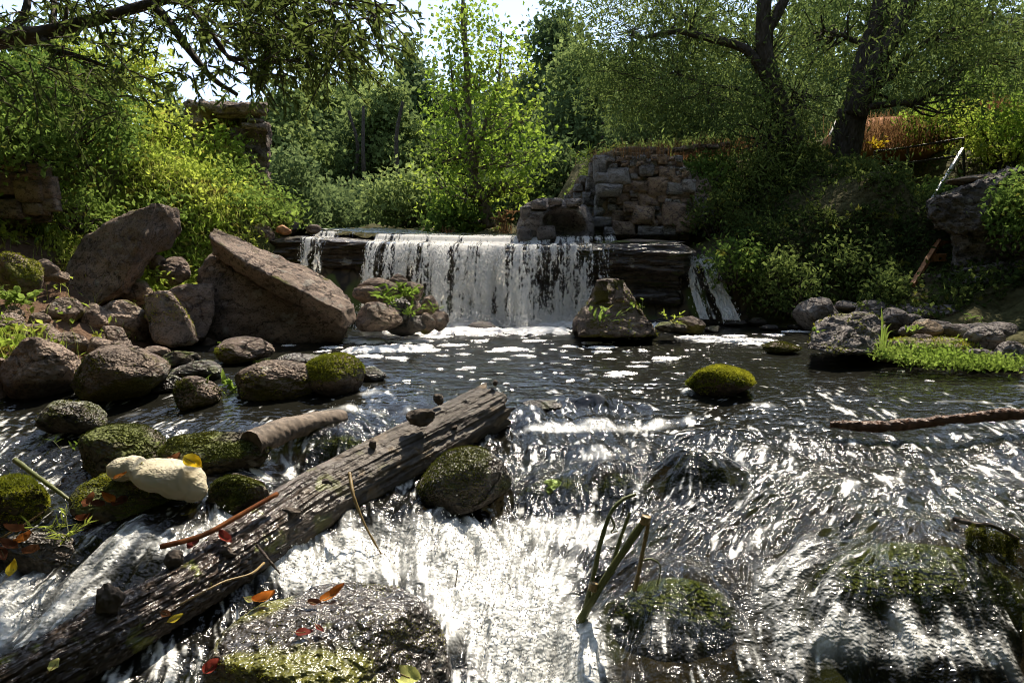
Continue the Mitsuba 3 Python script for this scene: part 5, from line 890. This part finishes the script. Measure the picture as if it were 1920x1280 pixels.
# bare slim stems in the shade of the wood
for i, (px, Y) in enumerate(((655, 27), (700, 26), (716, 31), (760, 25), (795, 33), (640, 33), (1050, 29), (1120, 26), (1222, 27), (1010, 27), (740, 33), (590, 28), (1350, 26), (1480, 25))):
    x = (px - 960) / FPX * Y; rg = np.random.default_rng(i + 50)
    k = thing('bare_trunk', 'slim dark trunk standing in the shade of the wood behind the stream', 'tree trunk', 'slim dark trunks in the shade of the wood')
    scene[k] = mikit.ply(tube(wander([x, Y, .8], [x + rg.normal() * .3, Y, 5.0], 14, rg, .2), np.linspace(.09, .05, 14), 7), 'mat_bark_dark', True)

def shrub(name, label, C_, Rr, n, lm, seed, L, W, per=18, sig=.12, droop=.2, zb=None, cat_='shrub', group=None, shell=.5):
    key = thing(name, label, cat_, group); rg = np.random.default_rng(seed); C_, Rr = np.asarray(C_, float), np.asarray(Rr, float)
    zb = C_[2] - Rr[2] * 1.1 if zb is None else zb; k = clumps(C_, Rr, n, rg, shell); k[:, 2] = np.maximum(k[:, 2], zb + .05)
    ws = [tube(wander([C_[0] + rg.normal() * .1 * Rr[0], C_[1] + rg.normal() * .1, zb], q, 7, rg, .06), np.linspace(.018, .005, 7), 4, False) for q in k[::max(1, n // 24)]]
    obj('stems', cat(ws), 'bark_dark', key); obj('foliage', leafcloud(k, per, sig, L, W, rg, droop), lm, key, False)
SB = [('dark leafy shrub at the far shore left of centre', 600, 400, 22, 60, 45, 'leaf_forest'), ('dark shrub under the trees right of the ruined pier', 545, 370, 19, 60, 80, 'leaf_forest'), ('dark shrub at the far shore behind the brink', 690, 395, 24, 80, 50, 'leaf_forest'), ('bright shrub at the far shore left of the leaning slender trunk', 765, 375, 20, 70, 45, 'leaf_forest_light'), ('dark shrub at the foot of the slender tree', 840, 400, 21, 60, 40, 'leaf_forest'), ('low green shrub right below the slender tree', 860, 420, 15.2, 50, 22, 'leaf_bush'), ('dark shrub right of the slender trunk', 960, 380, 20, 60, 60, 'leaf_forest'), ('shaded shrub behind the fallen masonry', 1040, 340, 19, 60, 60, 'leaf_forest'), ('pale shrub in the dark of the wood', 640, 330, 28, 90, 90, 'leaf_forest'), ('shrub deep in the wood behind the slender tree', 780, 320, 30, 120, 90, 'leaf_forest'), ('shrub deep in the wood right of the slender tree', 930, 300, 30, 120, 110, 'leaf_forest'), ('shrub deep in the wood behind the rubble wall', 1080, 280, 26, 90, 110, 'leaf_forest'), ('shrub above the rubble wall', 1230, 230, 20, 90, 60, 'leaf_forest'), ('shrub on the crest behind the willow', 1340, 220, 20, 90, 60, 'leaf_forest'), ('shrub between the willow trunks on the crest', 1480, 230, 20, 90, 60, 'leaf_forest'), ('shrub on the crest right of the leaning trunk', 1680, 190, 20, 80, 60, 'leaf_forest'), ('yellow green shrub on top of the right hill', 1840, 190, 14.5, 40, 34, 'leaf_bright'), ('shrub on the crest at the right edge', 1900, 170, 18, 70, 50, 'leaf_forest')]
for i, (lb, px, py, Y, rx, rz, lm) in enumerate(SB):
    s = Y / FPX; shrub('shrub', lb, at(px, py, Y), (rx * s, rx * s * .8, rz * s), int(60 + rx * rz * .012), lm, 300 + i, .011 * Y ** .8 + .03, .008 * Y ** .8 + .02, per=22, sig=.10 + .006 * Y)
# shaded bushes in front of the left hill
for i, (lb, px, py, Y, rx, rz, lm, n) in enumerate((('large half shaded bush at the left under the willow boughs', 110, 215, 9.2, 150, 85, 'leaf_bush', 150), ('sunlit bush on the left slope above the leaning boulder', 270, 230, 11.2, 70, 36, 'leaf_weed', 70), ('dark bush over the old stone wall', 40, 270, 8.6, 90, 50, 'leaf_bush', 90), ('low weed bush above the slab boulder', 470, 390, 10.9, 34, 22, 'leaf_bush', 34), ('leafy weed bush in the middle of the left slope', 390, 350, 11.2, 50, 26, 'leaf_weed', 50), ('pale weed bush under the ruined pier', 440, 340, 11.4, 40, 26, 'leaf_bush', 40), ('weed bush behind the ridge of the leaning boulder', 340, 400, 10.4, 34, 24, 'leaf_bush', 36), ('weed bush at the right foot of the left slope', 520, 400, 10.9, 26, 26, 'leaf_bush', 30), ('shaded weed bush left of the leaning boulder', 150, 400, 9.3, 50, 30, 'leaf_bush', 44), ('bush growing over the foot of the ruined pier', 410, 300, 11.9, 60, 60, 'leaf_weed', 80), ('bright bush high on the left crest', 190, 120, 11.5, 120, 50, 'leaf_weed', 90), ('shaded bush at the upper left edge', -10, 130, 9.5, 110, 80, 'leaf_bush', 110))):
    s = Y / FPX; shrub('bush', lb, at(px, py, Y), (rx * s, .7, rz * s), n, lm, 340 + i, .085, .045, per=30, sig=.12)
# bushes and creepers on the right bank
for i, (lb, px, py, Y, rx, rz, lm, n) in enumerate((('leafy bush hanging over the rubble wall', 1320, 330, 11.5, 50, 34, 'leaf_bush', 50), ('creeper covered bush right of the rubble wall', 1340, 400, 10.9, 50, 40, 'leaf_creeper', 50), ('sunlit bush cushion on the right hill', 1770, 230, 12.8, 85, 34, 'leaf_weed', 110), ('sunlit bush at the right edge of the hill', 1890, 250, 11.8, 70, 60, 'leaf_weed', 110), ('leafy bush below the railing', 1760, 372, 11.0, 50, 22, 'leaf_bush', 60), ('shaded bush at the side of the steps', 1680, 410, 10.4, 40, 46, 'leaf_creeper', 50), ('bush with a few yellow leaves at the right edge above the outcrop', 1925, 400, 8.7, 50, 70, 'leaf_bush', 100), ('low bush right of the side cascade', 1370, 490, 9.9, 50, 36, 'leaf_bush', 50), ('grey twiggy bush at the foot of the right bank', 1470, 530, 9.6, 60, 50, 'leaf_willow', 60), ('dark bush at the foot of the willow', 1600, 500, 9.8, 80, 50, 'leaf_willow', 70), ('small shrub before the shaded bank', 1650, 540, 9.2, 34, 36, 'leaf_willow', 30), ('bush on the shaded bank below the path', 1420, 440, 10.4, 60, 30, 'leaf_creeper', 50), ('dark bush behind the wooden steps', 1690, 470, 10.2, 40, 46, 'leaf_creeper', 40))):
    s = Y / FPX; shrub('bush', lb, at(px, py, Y), (rx * s, .45, rz * s), n, lm, 370 + i, .07, .04, per=26, sig=.09)

# grass and weeds of the banks (nobody could count them)
rg = np.random.default_rng(91)
def part_of(m, x0, x1, y0, y1):
    c = m.triangles_center; k = (c[:, 0] > x0) & (c[:, 0] < x1) & (c[:, 1] > y0) & (c[:, 1] < y1); return tm(m.vertices, m.faces[k])
LV_, RV_ = part_of(LEFT, -9, -2, 6.2, 15), part_of(RIGHT, .8, 10, 8.4, 15.5)
def gmask(p, nn):
    dl = samp(dL, p[:, 0], p[:, 1], TX[0], TY[0], .08)
    path = np.clip(1 - ((p[:, 1] - 7.6) / 1.1) ** 2, 0, 1) * (p[:, 2] < 1.0)
    return np.clip(dl * 1.6 - .05, 0, 1) * (1 - np.clip(path * 3, 0, .96)) * np.clip((fb(p * 1.7, 3, 5) - .3) * 5, .3, 1)
p, nn = surf(LV_, 45000, rg, gmask)
obj('bank_grass', blades(p, nn * .4 + [0, 0, .8], .24, .007, rg, .9), 'grass', smooth=False, kind='stuff', label='long sunlit grass over the left bank', cat='grass')
p, nn = surf(LV_, 80000, rg, gmask); hgt_ = rg.random(len(p)) ** 1.6 * (.10 + .5 * np.clip(fb(p * 2.3, 3, 4) - .3, 0, 1)); p = p + np.array([0, 0, 1.0]) * hgt_[:, None] + rg.normal(size=p.shape) * .03
obj('bank_weeds', leaf_mesh(p, unit(rg, len(p)) + [0.2, -.2, .1], unit(rg, len(p)) * .6 + [0, 0, .6], .085 * rg.uniform(.5, 1.3, len(p)), .045 * rg.uniform(.6, 1.2, len(p))), 'leaf_weed', smooth=False, kind='stuff', label='leafy yellow green weeds over the left bank', cat='weeds')
def rmask(p, nn):
    dr_ = samp(dR, p[:, 0], p[:, 1], TX[0], TY[0], .08)
    red = np.exp(-(((p[:, 0] - 6.5) / 1.0) ** 2 + ((p[:, 1] - 13.6) / 1.3) ** 2)) + np.exp(-(((p[:, 0] - 6.6) / .9) ** 2 + ((p[:, 1] - 12.3) / .7) ** 2))
    return np.clip(dr_ * 1.5 - .4, 0, 1) * (1 - .9 * red) * np.clip((fb(p * 1.9, 3, 15) - .33) * 6, 0.12, 1)
p, nn = surf(RV_, 75000, rg, rmask); p = p + np.array([0, 0, 1.0]) * (rg.random(len(p)) ** 1.4 * np.clip(fb(p * 1.2, 3, 9) * 1.4 - .25, .1, 1))[:, None] * .45
obj('bank_creepers', leaf_mesh(p, unit(rg, len(p)) + [-.2, -.3, 0], unit(rg, len(p)) * .7 + [0, 0, .5], .085 * rg.uniform(.5, 1.3, len(p)), .05 * rg.uniform(.6, 1.2, len(p))), 'leaf_creeper', smooth=False, kind='stuff', label='low dark creepers and weeds over the shaded right bank', cat='weeds')
# dry red grass on the crest of the right hill and on the wall top
q = []
for px, py, Y, rx, rz, n in ((1185, 288, 11.6, 60, 8, 500), (1300, 278, 12.2, 70, 12, 600), (1400, 268, 12.8, 70, 10, 400), (1660, 235, 13.2, 60, 26, 900), (1690, 260, 13.0, 60, 26, 700), (1860, 200, 13.6, 60, 16, 350), (945, 425, 14.4, 14, 8, 120), (840, 438, 13.5, 8, 8, 60)):
    s = Y / FPX; c = at(px, py, Y); q.append(np.stack([c[0] + rg.normal(size=n) * rx * s * .6, c[1] + rg.normal(size=n) * .4, c[2] - .1 + rg.uniform(-.5, .5, n) * rz * s], 1))
q = np.vstack(q); obj('dry_grass', blades(q, np.array([0, 0, 1.0]), .26, .010, rg, .9), 'dry_grass', smooth=False, kind='stuff', label='dry red brown grass and ferns on the crest of the right bank', cat='grass')
re = on(1690, 240, 0); c = at(1665, 258, 14.2)
obj('bare_earth', displace(trimesh.Trimesh(ICO[4].vertices * [1.1, .9, .42] + c - [0, 0, .1], ICO[4].faces), .06, 3, 2), 'red_earth', kind='structure', label='bare red earth on the right hill')

# ---------------------------------------------------------------- the willow on the left whose boughs hang into the picture
t = thing('overhanging_willow', 'near willow whose dark boughs and narrow leaves hang in from the upper left', 'tree')
A = lambda px, py, y: at(px, py, y)
BO = [([A(-420, 420, 5.0), A(-300, 230, 5.0), A(-120, 110, 5.0), A(0, 74, 5.0), A(80, 64, 5.0), A(150, 44, 5.0), A(290, 6, 5.1), A(420, -30, 5.2)], .085, .02), ([A(285, 6, 5.1), A(320, 45, 5.0), A(355, 95, 4.95), A(400, 148, 4.9), A(445, 178, 4.9)], .030, .012), ([A(70, 64, 5.0), A(100, 95, 4.9), A(135, 103, 4.9), A(180, 118, 4.85), A(232, 140, 4.8)], .026, .008),
      ([A(0, 74, 5), A(45, 30, 5.1), A(55, -40, 5.2)], .03, .02), ([A(98, 60, 5), A(102, 0, 5.2), A(100, -50, 5.3)], .02, .015), ([A(320, -20, 5.2), A(370, 30, 4.8), A(410, 80, 4.7), A(440, 110, 4.7), A(560, 112, 4.6), A(580, 80, 4.6)], .02, .006), ([A(340, -20, 5.2), A(450, 10, 5.0), A(560, 0, 4.9), A(660, 10, 4.8), A(740, 10, 4.7)], .02, .005), ([A(380, 30, 4.8), A(420, 100, 4.7), A(480, 140, 4.6), A(520, 200, 4.6)], .012, .004), ([A(120, 60, 5), A(124, 30, 5), A(130, -30, 5.1)], .014, .01)]
rg = np.random.default_rng(6); wood = [tube(catmull(P, 40), np.linspace(a, b, 40), 10) for P, a, b in BO]
for w_ in wood: displace(w_, .006, 20, 2)
tw, lp, ld = [], [], []
def hang(px, py, y, n, spread, length, seed_dir=None):
    for _ in range(n):
        a = at(px + rg.normal() * spread[0], py + rg.normal() * spread[1], y + rg.normal() * .25)
        d = np.array([rg.normal() * .8 + .35, rg.normal() * .5, rg.normal() * .35 - .22]); d /= np.linalg.norm(d); L_ = length * rg.uniform(.45, .95)
        P = a + d * np.linspace(0, L_, 8)[:, None] - np.array([0, 0, 1.0]) * (np.linspace(0, 1, 8) ** 2 * L_ * .35)[:, None]
        tw.append(tube(P, np.linspace(.005, .0015, 8), 4, False)); k = int(14 + L_ * 40); i = rg.uniform(.1, 1, k) * 7; i0 = np.minimum(i.astype(int), 6)
        q = P[i0] + (P[i0 + 1] - P[i0]) * (i - i0)[:, None]; lp.append(q); ld.append(d * .8 + unit(rg, k) * .8 + [0, 0, -.25])
for px, py, y, n, sp, L_ in ((40, 20, 5, 16, (50, 30), .4), (140, 0, 5, 16, (50, 20), .4), (60, 110, 4.9, 14, (60, 25), .4), (160, 130, 4.8, 14, (60, 25), .4), (230, 60, 4.9, 10, (30, 40), .35), (40, 190, 4.9, 8, (60, 40), .4), (150, 180, 4.8, 8, (70, 30), .35), (230, 160, 4.8, 6, (40, 30), .3), (330, 20, 5, 14, (40, 25), .35), (420, 20, 4.8, 36, (60, 30), .4), (520, 20, 4.7, 44, (60, 28), .4), (610, 30, 4.7, 38, (50, 28), .4), (690, 20, 4.6, 22, (30, 20), .32), (560, 70, 4.6, 38, (60, 26), .32), (470, 70, 4.7, 34, (60, 26), .32), (620, 90, 4.6, 12, (40, 20), .28), (450, 130, 4.7, 12, (50, 20), .28), (540, 125, 4.6, 12, (40, 20), .28), (560, -20, 4.8, 20, (90, 20), .4), (370, 60, 4.8, 10, (30, 30), .3), (300, 110, 4.9, 5, (40, 24), .3), (-120, 150, 5, 20, (90, 90), .5), (200, -70, 5.1, 20, (180, 20), .5)):
    hang(px, py, y, n, sp, L_)
lp, ld = np.vstack(lp), np.vstack(ld)
wood.append(tube([A(-420, 420, 5.0), A(-440, 700, 5.0), A(-450, 900, 5.0)], [.2, .22, .26], 12))
obj('bough', cat(wood), 'bark_dark', t); obj('twigs', cat(tw), 'bark_dark', t, kind='stuff')
obj('leaves', leaf_mesh(lp, ld, unit(rg, len(lp)) + [0, -.3, .4], .062 * rg.uniform(.6, 1.2, len(lp)), .0145 * rg.uniform(.7, 1.2, len(lp)), .2, 1), 'leaf_willow_near', t, False)

# ---------------------------------------------------------------- small plants
def rosette(name, label, c, n, L, W, m_, seed, cat_='plant', up=.6, detail=1):
    """A weed: several leaning stems with leaves along them."""
    k = thing(name, label, cat_); rg = np.random.default_rng(seed); c = np.asarray(c); S = max(3, n // 6); st_, P, Dv, Nv = [], [], [], []
    for i in range(S):
        a = rg.uniform(0, 2 * np.pi); d = np.array([np.cos(a), np.sin(a), rg.uniform(.5, 2.0) * up * 1.8]); d /= np.linalg.norm(d); Ls = L * rg.uniform(.7, 1.9)
        b = c + [rg.normal() * L * .35, rg.normal() * L * .25, -.02]; T_ = np.linspace(0, 1, 7)[:, None]; Q = b + d * Ls * T_ + np.array([d[0], d[1], -.8]) * Ls * .25 * T_ ** 2
        st_.append(tube(Q, np.linspace(.0035, .0015, 7), 4, False)); kk = max(3, n // S); t = rg.uniform(.15, 1, kk) * 6; i0 = np.minimum(t.astype(int), 5)
        P.append(Q[i0] + (Q[i0 + 1] - Q[i0]) * (t - i0)[:, None]); e = unit(rg, kk) * [1, 1, .5] + d * .6; Dv.append(e); Nv.append(unit(rg, kk) * .6 + [0, 0, .8])
    P, Dv, Nv = np.vstack(P), np.vstack(Dv), np.vstack(Nv)
    obj('stems', cat(st_), 'stem_green', k); obj('leaves', leaf_mesh(P, Dv, Nv, L * rg.uniform(.35, .9, len(P)), W * rg.uniform(.5, 1.0, len(P)), .12, detail), m_, k, False); return k
rosette('leafy_plant', 'bright green broad leaved plant between the mossy boulders', at(458, 740, 5.75) , 26, .155, .085, 'leaf_bright', 1, up=.9)
rosette('leafy_plant', 'small bright plant on the right side of the low round boulder', at(488, 658, 7.3), 18, .08, .045, 'leaf_bright', 2)
rosette('leafy_plant', 'tiny bright plant on the left shoulder of the low round boulder', at(415, 645, 7.25), 10, .05, .03, 'leaf_bright', 3)
rosette('leafy_plant', 'small narrow leaved plant above the red topped boulder', at(135, 838, 4.6), 10, .085, .02, 'leaf_bright', 4)
rosette('leafy_plant', 'leafy plant beside the yellow mossed boulder at the left edge', at(30, 572, 7.0), 60, .15, .07, 'leaf_bush', 5, up=.9)
rosette('leafy_plant', 'grassy plant at the left edge below the leafy one', at(10, 605, 6.9), 40, .14, .04, 'leaf_weed', 6)
rosette('leafy_plant', 'weed on the middle of the planted rock island', at(738, 572, 8.05), 60, .19, .05, 'leaf_bright', 7, up=.8)
rosette('leafy_plant', 'weed on the right of the planted rock island', at(768, 556, 8.1), 44, .15, .05, 'leaf_bright', 8, up=.8)
rosette('leafy_plant', 'tuft hanging over the front of the planted rock island', at(765, 590, 7.95), 30, .13, .04, 'leaf_bright', 9)
rosette('leafy_plant', 'small tuft at the right tip of the planted rock island', at(800, 582, 8.0), 20, .10, .03, 'leaf_bright', 10)
rosette('leafy_plant', 'small plant hidden at the front of the pyramid shaped rock', at(1128, 606, 7.85), 34, .14, .04, 'leaf_bush', 11, up=.9)
rosette('leafy_plant', 'single bright sprig on the right of the pyramid shaped rock', at(1197, 578, 8.0), 10, .08, .05, 'leaf_bright', 12)
rosette('leafy_plant', 'grass tuft on the flat stone beside the pyramid shaped rock', at(1262, 606, 8.2), 34, .10, .03, 'leaf_weed', 13)
rosette('leafy_plant', 'sprig on the mossy foot of the jagged cracked boulder', at(1529, 622, 6.7), 10, .06, .04, 'leaf_bright', 14)
rosette('leafy_plant', 'pale rosette on the crown of the right islet', at(1706, 624, 6.8), 14, .10, .03, 'leaf_bright', 15)
rosette('leafy_plant', 'grass tuft on the right crown of the right islet', at(1800, 640, 6.7), 16, .09, .02, 'leaf_weed', 16)
rosette('leafy_plant', 'small fern between the grey shore stones', at(1825, 602, 8.0), 14, .10, .03, 'leaf_bush', 17)
rosette('leafy_plant', 'bright weed at the left brink of the falls', at(548, 418, 10.6), 24, .16, .07, 'leaf_bright', 18)
rosette('leafy_plant', 'bright grass tuft on the left corner of the rubble wall', at(1102, 312, 11.7), 60, .24, .03, 'leaf_weed', 19, up=.8)
rosette('leafy_plant', 'yellow leaved plant beside the red earth on the right hill', at(1650, 278, 12.4), 40, .16, .08, 'leaf_yellow', 20, up=.6)
rosette('leafy_plant', 'orange dry plant at the foot of the slender tree', at(945, 420, 13.8), 40, .2, .08, 'dry_grass', 21, up=.9)
rosette('leafy_plant', 'dark wet grass tuft beside the leaf litter', at(110, 1010, 3.55), 50, .12, .012, 'leaf_weed', 22, up=.5)
rosette('leafy_plant', 'grass tuft at the right side of the mossy boulder beside the broad leaved plant', at(410, 735, 5.7), 40, .10, .012, 'leaf_bright', 23)
rd = thing('reed_plant', 'tall bright reed beside the jagged cracked boulder', 'reed'); rg = np.random.default_rng(2)
for px, py, tx, ty, w in ((1652, 660, 1652, 575, .022), (1655, 662, 1660, 610, .02), (1650, 662, 1640, 625, .014), (1658, 660, 1680, 618, .018), (1656, 660, 1672, 605, .018), (1645, 662, 1636, 640, .010), (1662, 660, 1690, 640, .014)):
    a, b = at(px, py, 6.5), at(tx, ty, 6.5); m_ = (a + b) / 2 + [(b[0] - a[0]) * -.25, 0, .06]; P = catmull([a, m_, b], 12); wd = w * np.sin(np.linspace(.35, np.pi, 12)); V = np.stack([P - [1, .3, 0] * wd[:, None] / 2, P + [0, -.25, 0] * wd[:, None], P + [1, .3, 0] * wd[:, None] / 2], 1)
    obj('blade', grid_mesh(V), 'leaf_bright', rd)
rg = np.random.default_rng(17); n = 5200
px, py = rg.uniform(1638, 1915, n), rg.uniform(640, 694, n); k = (py > np.interp(px, [1638, 1700, 1800, 1915], [655, 655, 664, 676]) + rg.normal(size=n) * 6) & (py < np.interp(px, [1638, 1700, 1800, 1915], [672, 682, 692, 694])); px, py = px[k], py[k]
yy = np.interp(py, [640, 694], [6.9, 6.15]); p = np.array([at(a, b, c) for a, b, c in zip(px, py, yy)]) + rg.normal(size=(len(px), 3)) * [.02, .06, .015] + np.array([0, 0, 1.0]) * (rg.random(len(px)) ** 2 * .10 * fb(np.stack([px * .03, py * .03, 0 * px], -1), 3, 3))[:, None]
obj('ground_cover', leaf_mesh(p, unit(rg, len(p)) + [0, 0, .4], unit(rg, len(p)) + [0, 0, .6], .04 * rg.uniform(.6, 1.3, len(p)), .022), 'leaf_bright', smooth=False, kind='stuff', label='low bright green plants over the front of the right islet', cat='ground cover')

# moss cushions as fuzz on the mossy boulders
def keyof(lb): return next(k for k, v in labels.items() if v.get('label') == lb)
for i, (lb, n, L_, W_, thr, cov, m_) in enumerate((
    ('round boulder with a thick green moss coat alone in the stream', 16000, .022, .007, -.2, 1.5, 'moss_fuzz'), ('round boulder with a bright moss cap at the pool outlet', 9000, .02, .007, .0, 1.0, 'moss_fuzz'), ('pinkish bare boulder with a mossy foot right of the broad leaved plant', 6000, .02, .007, -.4, .5, 'moss_fuzz'),
    ('mossy boulder left of the broad leaved plant', 6000, .02, .007, -.3, .6, 'moss_dark'), ('low round boulder with a bare pink crown in front of the slab boulder', 6000, .025, .008, -.4, .7, 'moss_fuzz'), ('long moss covered boulder under the sawn log', 22000, .014, .005, .1, .9, 'moss_dark'), ('flat mossy boulder that carries the cream foam and brown leaves', 22000, .012, .0045, .1, .6, 'moss_fuzz'),
    ('small wedge shaped mossy boulder just left of the fallen log', 10000, .014, .005, -.1, 1.0, 'moss_dark'), ('yellow mossed boulder at the left edge above the leaf litter', 9000, .02, .006, -.2, 1.3, 'moss_fuzz'), ('red topped boulder in the left channel behind the cream foam', 10000, .014, .005, -.2, .7, 'moss_dark'), ('dark mossy boulder right of the fallen log in the rapids', 16000, .014, .005, -.1, .7, 'moss_dark'),
    ('big rounded boulder with a bare top and rusty moss below at the left waterline', 12000, .02, .006, -.6, .5, 'moss_dark'), ('big wet glistening boulder at the bottom of the picture with orange leaves', 30000, .008, .003, -.2, .55, 'moss_fuzz'), ('low mossy mound that makes the right islet', 9000, .025, .008, .0, .8, 'moss_fuzz'), ('pyramid shaped mossy rock pile in front of the right end of the falls', 6000, .03, .009, .1, .5, 'moss_fuzz'),
    ('jagged cracked boulder with a mossy left foot beside the right islet', 3500, .03, .009, -.3, .45, 'moss_fuzz'), ('upright split boulder with a moss grown right edge at the waterline', 3500, .02, .007, -.3, .5, 'moss_fuzz'), ('yellow mossed boulder at the left edge beside the earth path', 4000, .025, .008, .0, .8, 'moss_fuzz'), ('low mossy stone left of the jagged cracked boulder', 3000, .02, .007, -.2, .9, 'moss_dark'),
    ('low dark mossy boulder in the left channel below the big rounded boulder', 6000, .015, .005, -.1, .8, 'moss_dark'))): moss_on(keyof(lb), n, m_, 60 + i, L_, W_, thr, cov, top=.72 if labels[keyof(lb)]['label'].startswith(('pinkish', 'mossy boulder left', 'low round boulder', 'big rounded', 'upright split', 'pyramid')) else None)
labels.pop('camera', None)
